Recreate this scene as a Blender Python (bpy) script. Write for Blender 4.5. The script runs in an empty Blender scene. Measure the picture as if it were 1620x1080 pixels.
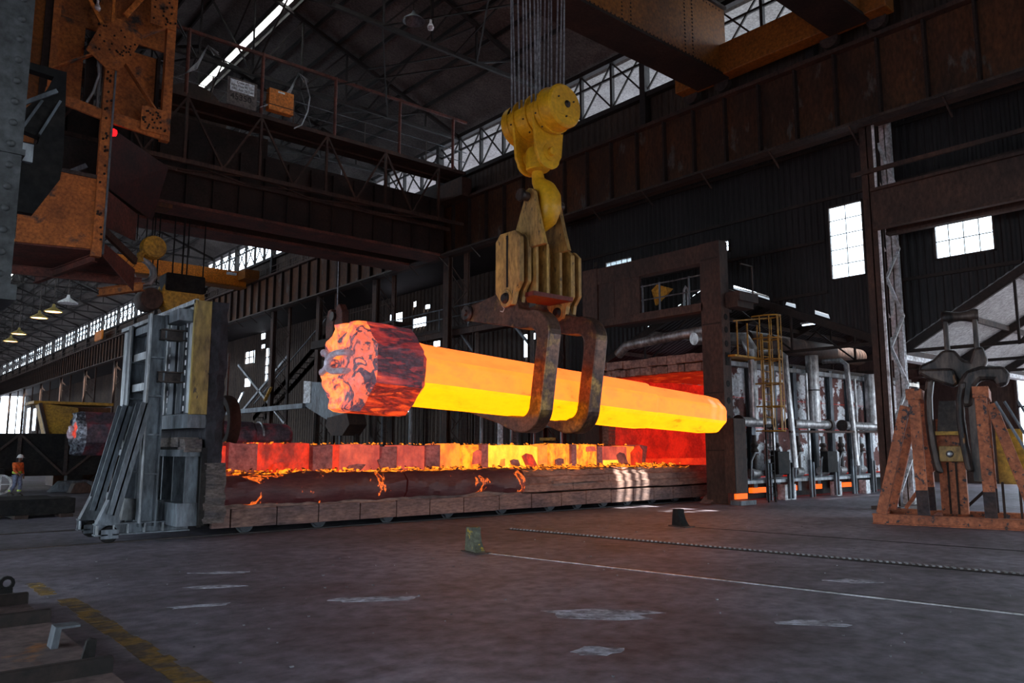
import bpy, bmesh, math, random
from mathutils import Vector, Matrix
R = math.radians
random.seed(7)
SC = bpy.context.scene
COL = SC.collection

# ------------------------------------------------------------------ camera, sky, sun, exposure
# world axes follow the forge shop: +X across the bay towards the furnace, +Y down the length of the bay, Z up
cam_d = bpy.data.cameras.new('camera'); cam_d.sensor_width = 36.0; cam_d.lens = 27.52
cam_d.clip_end = 600
cam = bpy.data.objects.new('camera', cam_d); COL.objects.link(cam)
cam.location = (0, 0, 2.1)
cam.rotation_euler = (R(90 + 7.725), 0, R(-40.56))
SC.camera = cam

world = bpy.data.worlds.new('sky'); SC.world = world; world.use_nodes = True
bg = world.node_tree.nodes['Background']
bg.inputs['Color'].default_value = (0.74, 0.87, 1.0, 1)
bg.inputs['Strength'].default_value = 7.0

sun_d = bpy.data.lights.new('sun', 'SUN'); sun_d.energy = 26.0; sun_d.angle = R(0.5); sun_d.color = (1, 0.95, 0.86)
sun = bpy.data.objects.new('sun', sun_d); COL.objects.link(sun)
SUN_DIR = Vector((-0.20, 0.50, -0.85)).normalized()          # the way the sunlight travels
sun.rotation_euler = SUN_DIR.to_track_quat('-Z', 'Y').to_euler()

vs = SC.view_settings
vs.view_transform = 'Standard'; vs.look = 'None'; vs.exposure = 0.0; vs.gamma = 1.0; vs.use_curve_mapping = False
SC.cycles.use_denoising = True
SC.cycles.max_bounces = 8; SC.cycles.diffuse_bounces = 5; SC.cycles.transparent_max_bounces = 12
SC.cycles.sample_clamp_indirect = 6.0

# ------------------------------------------------------------------ materials
def srgb(r, g, b):
    f = lambda c: (c/255/12.92) if c/255 <= 0.04045 else ((c/255+0.055)/1.055)**2.4
    return (f(r), f(g), f(b), 1)
MATS = {}
K = (0, 0, 0, 1)
def mat(name, c1, c2=None, scale=2.0, lo=0.35, hi=0.65, rough=0.65, metal=0.0, bump=0.15, bscale=None, stretch=(1,1,1),
        spots=None, emit=None, emit2=None, estr=1.0, elo=0.4, ehi=0.6, escale=None, spec=0.4, detail=6.0, estretch=None, grain=0.55, gscale=9.0, eramp=None, edist=0.0):
    """noise-mixed paint/steel; spots=(colour, scale, lo, hi, roughness) adds chips or stains; emit/emit2 = glowing steel"""
    m = bpy.data.materials.new(name); m.use_nodes = True; MATS[name] = m
    nt = m.node_tree; N = nt.nodes; L = nt.links
    b = N['Principled BSDF']; b.inputs['Roughness'].default_value = rough; b.inputs['Metallic'].default_value = metal
    b.inputs['Specular IOR Level'].default_value = spec
    tc = N.new('ShaderNodeTexCoord'); mp = N.new('ShaderNodeMapping'); mp.inputs['Scale'].default_value = stretch
    L.new(tc.outputs['Object'], mp.inputs['Vector'])
    def noise(sc, det=detail, vec=None):
        n = N.new('ShaderNodeTexNoise'); n.inputs['Scale'].default_value = sc; n.inputs['Detail'].default_value = det
        n.inputs['Roughness'].default_value = 0.62
        L.new((vec or mp).outputs['Vector'], n.inputs['Vector']); return n
    def ramp(src, a, z):
        r = N.new('ShaderNodeMapRange'); r.inputs['From Min'].default_value = a; r.inputs['From Max'].default_value = z
        L.new(src, r.inputs['Value']); return r.outputs['Result']
    def mix(fac, a, z):
        x = N.new('ShaderNodeMix'); x.data_type = 'RGBA'
        L.new(fac, x.inputs[0])
        for s, i in ((a, 6), (z, 7)):
            if isinstance(s, tuple): x.inputs[i].default_value = s
            else: L.new(s, x.inputs[i])
        return x.outputs[2]
    n1 = noise(scale)
    col = c1
    if c2: col = mix(ramp(n1.outputs['Fac'], lo, hi), c1, c2)
    if spots:
        n2 = noise(spots[1]); f2 = ramp(n2.outputs['Fac'], spots[2], spots[3])
        col = mix(f2, col if not isinstance(col, tuple) else col, spots[0])
        if len(spots) > 4:
            q = N.new('ShaderNodeMapRange'); L.new(f2, q.inputs['Value'])
            q.inputs['To Min'].default_value = rough; q.inputs['To Max'].default_value = spots[4]
            L.new(q.outputs['Result'], b.inputs['Roughness'])
    if grain and c1 != K:
        ng = noise(gscale, 5, None); gr = ramp(ng.outputs['Fac'], 0.3, 0.7)
        g2 = N.new('ShaderNodeMapRange'); L.new(gr, g2.inputs['Value']); g2.inputs['To Min'].default_value = 1-grain; g2.inputs['To Max'].default_value = 1+grain*.6
        vm = N.new('ShaderNodeVectorMath'); vm.operation = 'SCALE'
        if isinstance(col, tuple): vm.inputs[0].default_value = col[:3]
        else: L.new(col, vm.inputs[0])
        L.new(g2.outputs['Result'], vm.inputs['Scale']); col = vm.outputs['Vector']
    if isinstance(col, tuple): b.inputs['Base Color'].default_value = col
    else: L.new(col, b.inputs['Base Color'])
    if bump:
        nb = noise(bscale or scale*5); bp = N.new('ShaderNodeBump'); bp.inputs['Strength'].default_value = bump
        bp.inputs['Distance'].default_value = 0.03
        L.new(nb.outputs['Fac'], bp.inputs['Height']); L.new(bp.outputs['Normal'], b.inputs['Normal'])
    if emit:
        b.inputs['Emission Strength'].default_value = estr
        if eramp:
            mp2 = N.new('ShaderNodeMapping'); mp2.inputs['Scale'].default_value = estretch or (1,1,1)
            L.new(tc.outputs['Object'], mp2.inputs['Vector'])
            ne = noise(escale or scale, 9, mp2); ne.inputs['Distortion'].default_value = edist
            cr = N.new('ShaderNodeValToRGB'); el = cr.color_ramp.elements
            while len(el) < len(eramp): el.new(0.5)
            for q, (p_, c_) in zip(el, eramp): q.position = p_; q.color = c_
            L.new(ne.outputs['Fac'], cr.inputs['Fac']); L.new(cr.outputs['Color'], b.inputs['Emission Color'])
        elif emit2:
            mp2 = mp
            if estretch:
                mp2 = N.new('ShaderNodeMapping'); mp2.inputs['Scale'].default_value = estretch
                L.new(tc.outputs['Object'], mp2.inputs['Vector'])
            ne = noise(escale or scale, 8, mp2)
            L.new(mix(ramp(ne.outputs['Fac'], elo, ehi), emit, emit2), b.inputs['Emission Color'])
        else: b.inputs['Emission Color'].default_value = emit
    return m
mat('floor', (0.215,0.20,0.245,1), (0.085,0.070,0.080,1), 0.28, 0.36, 0.66, rough=0.6, bump=0.45, bscale=5, detail=14, grain=0.6, gscale=3.5,
    spots=((0.34,0.34,0.37,1), 0.55, 0.66, 0.80, 0.5))
mat('paint_yellow', (0.27,0.165,0.04,1), (0.12,0.09,0.07,1), 3, 0.44, 0.56, rough=0.75, detail=12)
mat('chalk', (0.55,0.57,0.66,1), (0.17,0.16,0.18,1), 3.5, 0.42, 0.62, rough=0.8)
mat('chip', (0.28,0.28,0.30,1), (0.12,0.11,0.12,1), 4, rough=0.8)
mat('steel_dark', (0.035,0.030,0.030,1), (0.075,0.05,0.04,1), 1.5, rough=0.6, metal=0.3)
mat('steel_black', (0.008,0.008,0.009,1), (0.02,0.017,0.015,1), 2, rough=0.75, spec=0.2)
mat('steel_grey', (0.17,0.195,0.22,1), (0.065,0.065,0.07,1), 1.6, rough=0.55, metal=0.35, stretch=(1,1,0.3))
mat('steel_pale', (0.40,0.43,0.46,1), (0.17,0.165,0.16,1), 2, rough=0.5, metal=0.3, stretch=(1,1,0.3))
mat('steel_bright', (0.5,0.5,0.52,1), (0.25,0.24,0.24,1), 3, rough=0.35, metal=0.8)
mat('riveted_grey', (0.075,0.08,0.082,1), (0.04,0.042,0.042,1), 1.2, rough=0.6, bump=0.1)
mat('rust_brown', (0.075,0.036,0.024,1), (0.028,0.016,0.013,1), 0.7, rough=0.75, stretch=(1,1,0.5))
mat('rust_dark', (0.035,0.019,0.014,1), (0.014,0.010,0.009,1), 0.8, rough=0.8)
mat('rust_girder', (0.11,0.038,0.011,1), (0.024,0.011,0.007,1), 0.45, 0.35, 0.7, rough=0.75, stretch=(1,1,0.4),
    spots=((0.09,0.075,0.065,1), 1.3, 0.60, 0.66))
mat('rust_red', (0.16,0.045,0.03,1), (0.06,0.025,0.02,1), 1.0, rough=0.7)
mat('cab_orange', (0.55,0.17,0.035,1), (0.20,0.065,0.02,1), 0.7, 0.35, 0.7, rough=0.65,
    spots=((0.05,0.045,0.045,1), 1.1, 0.58, 0.68))
mat('crane_orange', (0.28,0.095,0.013,1), (0.13,0.042,0.008,1), 0.4, 0.4, 0.7, rough=0.5)
mat('beam_orange', (0.80,0.24,0.015,1), (0.55,0.15,0.01,1), 0.6, rough=0.5)
mat('hook_yellow', (0.80,0.42,0.015,1), (0.60,0.29,0.01,1), 1.1, rough=0.42, bump=0.08, grain=.25,
    spots=((0.10,0.06,0.03,1), 3, 0.70, 0.74))
mat('yoke_tan', (0.52,0.29,0.07,1), (0.27,0.15,0.05,1), 1.4, rough=0.55, stretch=(1,1,0.4),
    spots=((0.05,0.035,0.025,1), 5, 0.60, 0.66))
mat('tong_steel', (0.17,0.085,0.055,1), (0.06,0.036,0.032,1), 1.5, rough=0.36, metal=0.55, bump=0.25,
    spots=((0.34,0.20,0.06,1), 1.6, 0.55, 0.70))
mat('oiled_steel', (0.08,0.055,0.045,1), (0.018,0.015,0.015,1), 3, lo=.42, hi=.58, rough=0.45, metal=0.35, stretch=(1,1,0.25),
    spots=((0.26,0.11,0.03,1), 3, 0.62, 0.70))
mat('rack_orange', (0.50,0.15,0.06,1), (0.27,0.08,0.035,1), 1.2, rough=0.65,
    spots=((0.05,0.04,0.045,1), 6, 0.58, 0.63))
mat('rope', (0.42,0.42,0.44,1), (0.25,0.25,0.26,1), 8, rough=0.5, metal=0.5)
mat('hot_steel', K, emit=(2.3,0.42,0.045,1), eramp=[(0,(1.1,.12,.01,1)),(.30,(1.5,.2,.02,1)),(.36,(2.1,.37,.045,1)),(.52,(2.3,.44,.04,1)),(.62,(2.2,.37,.05,1)),(.8,(2.2,.35,.06,1))], escale=1.6, bump=0, estretch=(0.6,1,1))
mat('hot_steel_lower', K, emit=(2.4,0.80,0.004,1), eramp=[(0,(1.5,.25,.004,1)),(.32,(1.8,.35,.004,1)),(.38,(2.3,.66,.003,1)),(.55,(2.4,.76,.003,1)),(.8,(2.4,.68,.003,1))], escale=2.4, bump=0, estretch=(.5,1,1))  # yellow of the lower faces is glow reflected off the car, put into emission
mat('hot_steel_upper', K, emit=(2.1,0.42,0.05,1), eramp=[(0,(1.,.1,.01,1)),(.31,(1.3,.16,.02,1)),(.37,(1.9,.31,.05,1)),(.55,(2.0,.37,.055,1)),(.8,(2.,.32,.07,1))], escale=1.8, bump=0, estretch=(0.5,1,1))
mat('hot_shoulder', (0.05,0.03,0.03,1), emit=K, eramp=[(0,(1.5,.22,.02,1)),(.40,(1.0,.12,.015,1)),(.47,(.25,.02,.012,1)),(.55,(.04,.006,.006,1)),(.64,(.5,.04,.012,1)),(.7,(1.3,.2,.02,1))], escale=3.2, edist=.4, bump=0.6, bscale=9)
mat('scale_crust', (0.05,0.035,0.045,1), (0.10,0.07,0.085,1), 4, rough=0.6, bump=0.9, bscale=9,
    emit=K, eramp=[(0,(.9,.09,.015,1)),(.34,(.42,.028,.02,1)),(.44,(.16,.012,.014,1)),(.485,(.03,.008,.012,1)),(.53,(.02,.006,.01,1)),(.57,(.24,.016,.018,1)),(.66,(.60,.045,.02,1)),(.74,(1.2,.16,.02,1))], escale=1.5, edist=.35, estretch=(0.45,1.2,2.2))
mat('crust_end', (0.11,0.09,0.12,1), (0.2,0.17,0.2,1), 5, rough=0.45, bump=0.9, bscale=6,
    emit=K, eramp=[(0,(.03,.012,.02,1)),(.33,(.05,.015,.02,1)),(.37,(.75,.14,.09,1)),(.44,(1.1,.16,.05,1)),(.465,(.05,.02,.03,1)),(.505,(.09,.03,.045,1)),(.51,(.8,.10,.06,1)),(.56,(1.5,.24,.03,1)),(.60,(1.7,.42,.04,1)),(.64,(1.2,.15,.04,1)),(.68,(.05,.015,.025,1))], escale=1.1, edist=.8)
mat('crust_bottom', (0.08,0.04,0.04,1), emit=K, eramp=[(0,(1.5,.25,.02,1)),(.36,(1.1,.10,.01,1)),(.47,(.55,.03,.006,1)),(.54,(.10,.006,.004,1)),(.6,(.35,.02,.006,1)),(.68,(1.2,.12,.01,1))], escale=3.0, edist=.5, estretch=(0.5,1,2.0), bump=0.7)
mat('cool_crust', (0.05,0.045,0.065,1), (0.10,0.075,0.09,1), 2.5, rough=0.5, metal=0.3, bump=0.6,
    emit=K, emit2=(0.09,0.004,0.004,1), elo=0.5, ehi=0.72, escale=1.5)
mat('cool_end', (0.45,0.5,0.58,1), (0.07,0.07,0.085,1), 3.2, 0.42, 0.56, rough=0.35, metal=0.5, bump=0.8)
mat('cool_core', (0.2,0.05,0.03,1), emit=(0.85,0.06,0.02,1), emit2=(0.35,0.02,0.01,1), escale=4)
mat('shackle_steel', (0.50,0.52,0.60,1), (0.30,0.30,0.36,1), 3, rough=0.4, metal=0.3, emit=(0.10,0.06,0.07,1))
for nm, e1, e2, sc_ in (('red', (1.0,0.035,0.006,1), (0.22,0.010,0.008,1), 1.7), ('salmon', (0.85,0.115,0.06,1), (0.42,0.045,0.035,1), 1.7),
                        ('orange', (1.7,0.42,0.03,1), (1.4,0.19,0.03,1), 2.2), ('yellow', (2.0,0.95,0.06,1), (1.9,0.62,0.03,1), 2.0),
                        ('amber', (1.8,0.62,0.02,1), (1.3,0.16,0.012,1), 3.4)):
    mat('block_'+nm, (0.1,0.05,0.04,1), emit=e1, emit2=e2, escale=sc_, bump=0.4, elo=0.38, ehi=0.62, estretch=(1.3,1,.8))
mat('block_dull', (0.30,0.17,0.17,1), (0.16,0.09,0.10,1), 2, rough=0.85, emit=(0.09,0.012,0.014,1), emit2=(.02,.005,.006,1), escale=2, bump=0.4)
mat('embers', (0.07,0.03,0.025,1), emit=(0.015,0.001,0.001,1), emit2=(2.2,0.50,0.02,1), elo=0.46, ehi=0.58, escale=4.0, bump=1.0, bscale=7)
mat('slag', (0.022,0.016,0.020,1), (0.05,0.028,0.028,1), 1.2, rough=0.55, bump=0.6, bscale=4, stretch=(0.5,1,2),
    emit=K, eramp=[(0,K),(.575,(.02,.001,.001,1)),(.598,(1.6,.25,.02,1)),(.62,(.03,.002,.001,1)),(.72,(.4,.03,.005,1))], escale=1.5, edist=.3, estretch=(1.0,1,0.5))
mat('refractory', (0.30,0.185,0.145,1), (0.13,0.085,0.075,1), 0.9, rough=0.9, bump=0.6, bscale=7, stretch=(0.5,1,1.6))
mat('side_plate', (0.22,0.14,0.115,1), (0.085,0.062,0.065,1), 1.3, rough=0.8, bump=0.3, stretch=(0.6,1,2))
mat('fibre', (0.14,0.115,0.10,1), (0.06,0.052,0.055,1), 2.2, rough=0.95, bump=1.0, bscale=10, stretch=(1,1,2.5))
mat('fibre_dark', (0.035,0.033,0.040,1), (0.015,0.015,0.018,1), 1.6, rough=0.95, bump=0.8, bscale=9, stretch=(1,1,0.5))
mat('door_yellow', (0.36,0.25,0.045,1), (0.19,0.13,0.05,1), 1.0, rough=0.6, stretch=(1,1,0.35), spots=((0.05,0.04,0.03,1), 5, 0.63, 0.67))
mat('firebrick', (0.34,0.22,0.18,1), (0.15,0.10,0.095,1), 2.0, rough=0.9, bump=0.5)
mat('furnace_inside', (0.30,0.08,0.05,1), rough=0.9, emit=(0.62,0.014,0.006,1), emit2=(0.26,0.006,0.004,1), escale=1.3, bump=0.5)
mat('furnace_vault', (0.30,0.10,0.06,1), rough=0.9, emit=(0.16,0.006,0.002,1), emit2=(0.62,0.05,0.006,1), escale=1.6, elo=0.52, ehi=0.7, bump=0.8, bscale=3)
mat('furnace_sill', (0.3,0.1,0.06,1), rough=0.9, emit=(1.0,0.05,0.01,1), emit2=(0.55,0.02,0.008,1), escale=1.5, bump=0.4)
mat('burner_glow', K, emit=(1.6,0.19,0.01,1), bump=0)
mat('furnace_panel', (0.16,0.055,0.045,1), (0.11,0.04,0.036,1), 1.5, rough=0.75, spots=((0.75,0.77,0.8,1), 1.0, 0.49, 0.52, 0.6))
mat('lagging', (0.55,0.55,0.56,1), (0.24,0.22,0.21,1), 2.5, rough=0.4, metal=0.7, stretch=(1,1,0.5))
mat('white_paint', (0.75,0.76,0.78,1), (0.36,0.33,0.31,1), 2.5, 0.45, 0.7, rough=0.6)
mat('ladder_yellow', (0.42,0.21,0.018,1), (0.24,0.11,0.015,1), 2, rough=0.5)
mat('wall_sheet', (0.020,0.016,0.017,1), (0.008,0.0065,0.0065,1), 0.5, rough=0.7, stretch=(1,1,0.25))
mat('wall_sheet_warm', (0.075,0.048,0.034,1), (0.03,0.02,0.016,1), 0.4, rough=0.75, stretch=(1,1,0.25))
mat('roof_sheet', (0.17,0.15,0.14,1), (0.085,0.075,0.07,1), 0.4, rough=0.7)
mat('roof_sheet_pale', (0.42,0.42,0.42,1), (0.28,0.27,0.26,1), 0.5, rough=0.6)
mat('truss_black', (0.018,0.016,0.016,1), (0.03,0.022,0.02,1), 1, rough=0.7)
mat('sign_white', (0.85,0.92,0.96,1), (0.66,0.74,0.8,1), 6, rough=0.6)
mat('sign_board', (0.17,0.15,0.14,1), (0.10,0.09,0.085,1), 4, rough=0.8)
mat('print_black', (0.01,0.01,0.012,1), bump=0)
mat('box_orange', (0.72,0.23,0.04,1), (0.55,0.17,0.03,1), 2, rough=0.5)
mat('lamp_red', K, emit=(2.2,0.02,0.03,1), bump=0)
mat('lamp_warm', K, emit=(9,4.6,1.6,1), bump=0)
mat('lamp_tube', K, emit=(2.6,3.3,4.0,1), bump=0)
mat('lamp_shade', (0.30,0.22,0.06,1), bump=0)
mat('rooflight', (0.8,0.8,0.8,1), bump=0)
mat('bulb', (0.7,0.7,0.72,1), rough=0.15, bump=0)
mat('hivis_orange', (0.90,0.17,0.03,1), (0.7,0.12,0.03,1), 5, rough=0.8)
mat('hivis_band', (0.55,0.75,0.10,1), rough=0.6, bump=0)
mat('work_trousers', (0.20,0.23,0.33,1), (0.14,0.16,0.24,1), 6, rough=0.9)
mat('skin', (0.16,0.08,0.05,1), rough=0.6, bump=0)
mat('helmet', (0.78,0.78,0.76,1), rough=0.35, bump=0)
mat('boots', (0.05,0.045,0.04,1), rough=0.7, bump=0)
mat('foliage', (0.05,0.16,0.03,1), (0.14,0.30,0.06,1), 3, rough=0.8)
mat('machine_yellow', (0.62,0.33,0.03,1), (0.30,0.16,0.03,1), 0.8, rough=0.6)
mat('mark_white', (0.6,0.58,0.52,1), bump=0)
mat('red_underside', (0.14,0.018,0.010,1), rough=0.6)
mat('plate_bed', (0.20,0.14,0.13,1), (0.11,0.08,0.078,1), 1.2, rough=0.7, spots=((0.25,0.10,0.03,1), 1.4, 0.64, 0.72))
mat('soot', (0.030,0.026,0.032,1), (0.06,0.035,0.03,1), 3, rough=0.85)
mat('cab_red', (0.055,0.010,0.008,1), (0.025,0.006,0.006,1), 1.5, rough=0.7)
mat('tyre', (0.02,0.02,0.02,1), rough=0.8)
m = bpy.data.materials.new('window_glass'); m.use_nodes = True; MATS['window_glass'] = m
nt = m.node_tree; N = nt.nodes; nt.links.remove(nt.links[0]) if nt.links else None
tr = N.new('ShaderNodeBsdfTransparent'); tl = N.new('ShaderNodeBsdfTranslucent'); tl.inputs[0].default_value = (0.8,0.88,0.92,1)
mx = N.new('ShaderNodeMixShader'); mx.inputs[0].default_value = 0.25
nt.links.new(tr.outputs[0], mx.inputs[1]); nt.links.new(tl.outputs[0], mx.inputs[2]); nt.links.new(mx.outputs[0], N['Material Output'].inputs[0])

m = MATS['rooflight']; nt = m.node_tree; tl = nt.nodes.new('ShaderNodeBsdfTranslucent'); tl.inputs[0].default_value = (0.85,0.85,0.82,1)
nt.links.new(tl.outputs[0], nt.nodes['Material Output'].inputs[0])
# ------------------------------------------------------------------ mesh builder
OFF = {}
def V(*a): return Vector(a[0]) if len(a) == 1 else Vector(a)
def frame(d, up=None):
    d = d.normalized(); u = Vector(up) if up else (Vector((0,0,1)) if abs(d.z) < 0.95 else Vector((0,1,0)))
    s = d.cross(u).normalized(); return d, s, s.cross(d).normalized()
class MB:
    def __init__(s): s.v = []; s.f = []; s.mi = []
    def add(s, vs_, fs, mi=0):
        o = len(s.v); s.v += [tuple(p) for p in vs_]; s.f += [tuple(i+o for i in f) for f in fs]; s.mi += [mi]*len(fs); return s
    def box(s, x0, x1, y0, y1, z0, z1, mi=0):
        return s.add([(x0,y0,z0),(x1,y0,z0),(x1,y1,z0),(x0,y1,z0),(x0,y0,z1),(x1,y0,z1),(x1,y1,z1),(x0,y1,z1)],
                     [(0,3,2,1),(4,5,6,7),(0,1,5,4),(1,2,6,5),(2,3,7,6),(3,0,4,7)], mi)
    def bar(s, p, q, w, h=None, up=None, mi=0):
        p, q = V(p), V(q); h = h or w; d, a, b = frame(q-p, up); a = a*w/2; b = b*h/2
        vs_ = [p-a-b, p+a-b, p+a+b, p-a+b, q-a-b, q+a-b, q+a+b, q-a+b]
        return s.add(vs_, [(0,1,2,3),(7,6,5,4),(0,4,5,1),(1,5,6,2),(2,6,7,3),(3,7,4,0)], mi)
    def ibeam(s, p, q, w, h, t=0.03, up=None):
        p, q = V(p), V(q); d, a, b = frame(q-p, up)
        s.bar(p, q, t, h, up)
        for k in (-1, 1): s.bar(p + b*k*(h-t)/2, q + b*k*(h-t)/2, w, t, up)
        return s
    def cyl(s, p, q, r, n=14, r2=None, cap=True, mi=0):
        p, q = V(p), V(q); r2 = r if r2 is None else r2; d, a, b = frame(q-p)
        vs_ = []
        for k in range(n):
            t = 2*math.pi*k/n; e = a*math.cos(t) + b*math.sin(t); vs_ += [p + e*r, q + e*r2]
        fs = [(2*k, 2*k+1, (2*k+3) % (2*n), (2*k+2) % (2*n)) for k in range(n)]
        if cap: fs += [tuple(range(0, 2*n, 2)), tuple(range(2*n-1, 0, -2))]
        return s.add(vs_, fs, mi)
    def tube(s, path, r, n=8, closed=False, mi=0):
        P = [V(p) for p in path]; m_ = len(P); vs_ = []; fs = []
        ref = None
        for i, p in enumerate(P):
            d = (P[(i+1) % m_] - P[i-1]) if closed else (P[min(i+1, m_-1)] - P[max(i-1, 0)])
            d.normalize()
            if ref is None: _, a, b = frame(d)
            else: a = (ref - d*ref.dot(d)).normalized(); b = a.cross(d).normalized()
            ref = a
            rr = r[i] if isinstance(r, (list, tuple)) else r
            for k in range(n):
                t = 2*math.pi*k/n; vs_.append(p + (a*math.cos(t) + b*math.sin(t))*rr)
        for i in range(m_ if closed else m_-1):
            j = (i+1) % m_
            for k in range(n): fs.append((i*n+k, i*n+(k+1) % n, j*n+(k+1) % n, j*n+k))
        if not closed: fs += [tuple(range(n-1, -1, -1)), tuple(range((m_-1)*n, m_*n))]
        return s.add(vs_, fs, mi)
    def prism(s, pts, ext, mi=0):
        P = [V(p) for p in pts]; e = V(ext); n = len(P)
        fs = [(i, (i+1) % n, (i+1) % n + n, i+n) for i in range(n)] + [tuple(range(n-1, -1, -1)), tuple(range(n, 2*n))]
        return s.add(P + [p+e for p in P], fs, mi)
    def ring(s, outer, inner, ext, mi=0):
        """extruded band between two closed outlines of equal length"""
        o = [V(p) for p in outer]; i_ = [V(p) for p in inner]; e = V(ext); n = len(o)
        vs_ = o + i_ + [p+e for p in o] + [p+e for p in i_]; fs = []
        for k in range(n):
            j = (k+1) % n
            fs += [(k, j, n+j, n+k), (2*n+k, 3*n+k, 3*n+j, 2*n+j), (k, 2*n+k, 2*n+j, j), (n+k, n+j, 3*n+j, 3*n+k)]
        return s.add(vs_, fs, mi)
    def lathe(s, prof, c, axis='z', n=20, mi=0):
        c = V(c); vs_ = []; fs = []; m_ = len(prof)
        for k in range(n):
            t = 2*math.pi*k/n; ct, st = math.cos(t), math.sin(t)
            for r, h in prof:
                p = {'z': (r*ct, r*st, h), 'x': (h, r*ct, r*st), 'y': (r*st, h, r*ct)}[axis]; vs_.append(c + V(p))
        for k in range(n):
            j = (k+1) % n
            for i in range(m_-1): fs.append((k*m_+i, j*m_+i, j*m_+i+1, k*m_+i+1))
        return s.add(vs_, fs, mi)
    def obj(s, name, mt, parent=None, smooth=False, bevel=0, local=False):
        off = Vector((0,0,0)) if local else OFF.get(parent.name if parent else None, Vector((0,0,0)))
        me = bpy.data.meshes.new(name); me.from_pydata([V(p)-off for p in s.v] if off.length else s.v, [], s.f)
        mts = mt if isinstance(mt, (list, tuple)) else [mt]
        for q in mts: me.materials.append(MATS[q])
        if len(mts) > 1: me.polygons.foreach_set('material_index', s.mi)
        bm = bmesh.new(); bm.from_mesh(me); bmesh.ops.recalc_face_normals(bm, faces=bm.faces); bm.to_mesh(me); bm.free()
        o = bpy.data.objects.new(name, me); COL.objects.link(o)
        if parent: o.parent = parent; OFF[o.name] = off
        if smooth:
            me.polygons.foreach_set('use_smooth', [True]*len(me.polygons))
            try: me.set_sharp_from_angle(angle=R(35))
            except Exception: pass
        if bevel:
            md = o.modifiers.new('bevel', 'BEVEL'); md.width = bevel; md.segments = 2; md.limit_method = 'ANGLE'; md.harden_normals = False
        return o
def B(*a): return MB().box(*a)
def tag(o, label=None, cat=None, group=None, kind=None):
    if label: o['label'] = label
    if cat: o['category'] = cat
    if group: o['group'] = group
    if kind: o['kind'] = kind
    return o
def thing(name, loc, label, cat, group=None, rotz=0, kind=None):
    o = bpy.data.objects.new(name, None); COL.objects.link(o); o.location = loc; o.rotation_euler = (0, 0, rotz)
    o.empty_display_size = 0.2; OFF[o.name] = V(loc)
    return tag(o, label, cat, group, kind)
def share(name, me_obj, parent, loc=(0,0,0), rot=(0,0,0), scale=(1,1,1)):
    o = bpy.data.objects.new(name, me_obj.data); COL.objects.link(o); o.parent = parent
    o.location = loc; o.rotation_euler = rot; o.scale = scale; return o
def arc(c, r, a0, a1, n, plane='yz', x=0):
    out = []
    for k in range(n+1):
        t = R(a0 + (a1-a0)*k/n); u, w = c[0] + r*math.cos(t), c[1] + r*math.sin(t)
        out.append({'yz': (x, u, w), 'xz': (u, x, w), 'xy': (u, w, x)}[plane])
    return out

# ------------------------------------------------------------------ the setting: floor, walls, roofs
def struct(o, label, cat): return tag(o, label, cat, kind='structure')
floor = struct(B(-60, 110, -60, 280, -0.4, 0).obj('floor', 'floor'), 'dark scuffed concrete floor of the forge shop', 'floor')
# worn yellow lane dashes, chalky scrape marks
for (x0, x1, y0, y1) in ((2.42, 2.62, 13.2, 14.5), (2.50, 2.75, 6.2, 12.7)):
    b = MB(); n = 24
    ra = random.Random(3)
    for k in range(n):
        ya, yb = y0 + (y1-y0)*k/n, y0 + (y1-y0)*(k+1)/n
        l, r_ = x0 + ra.uniform(-.02,.03), x1 + ra.uniform(-.03,.03)
        b.box(l, r_, ya, yb - ra.choice([0,0,.03]), 0.0, 0.004)
    b.obj('lane_marking', 'paint_yellow', floor)
ra = random.Random(11)
for (cx, cy, w, l, a) in ((5.9,9.9,.22,.75,.5),(7.6,7.2,.4,.95,.7),(4.6,12.3,.15,.5,.4),(5.2,13.6,.12,.6,.6),(9.2,5.1,.25,.5,.8),(6.2,5.9,.2,.35,.6),
                           (3.9,11.0,.12,.5,.3),(12.5,6.2,.2,.5,.9)):
    pts = []
    for k in range(14):
        t = 2*math.pi*k/14; q = ra.uniform(.55, 1.1); u, v_ = l*math.cos(t)*q, w*math.sin(t)*q
        pts.append((cx + u*math.cos(a) - v_*math.sin(a), cy - u*math.sin(a) - v_*math.cos(a), 0))
    MB().prism(pts, (0,0,0.003)).obj('scrape_mark', 'chalk', floor)

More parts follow.
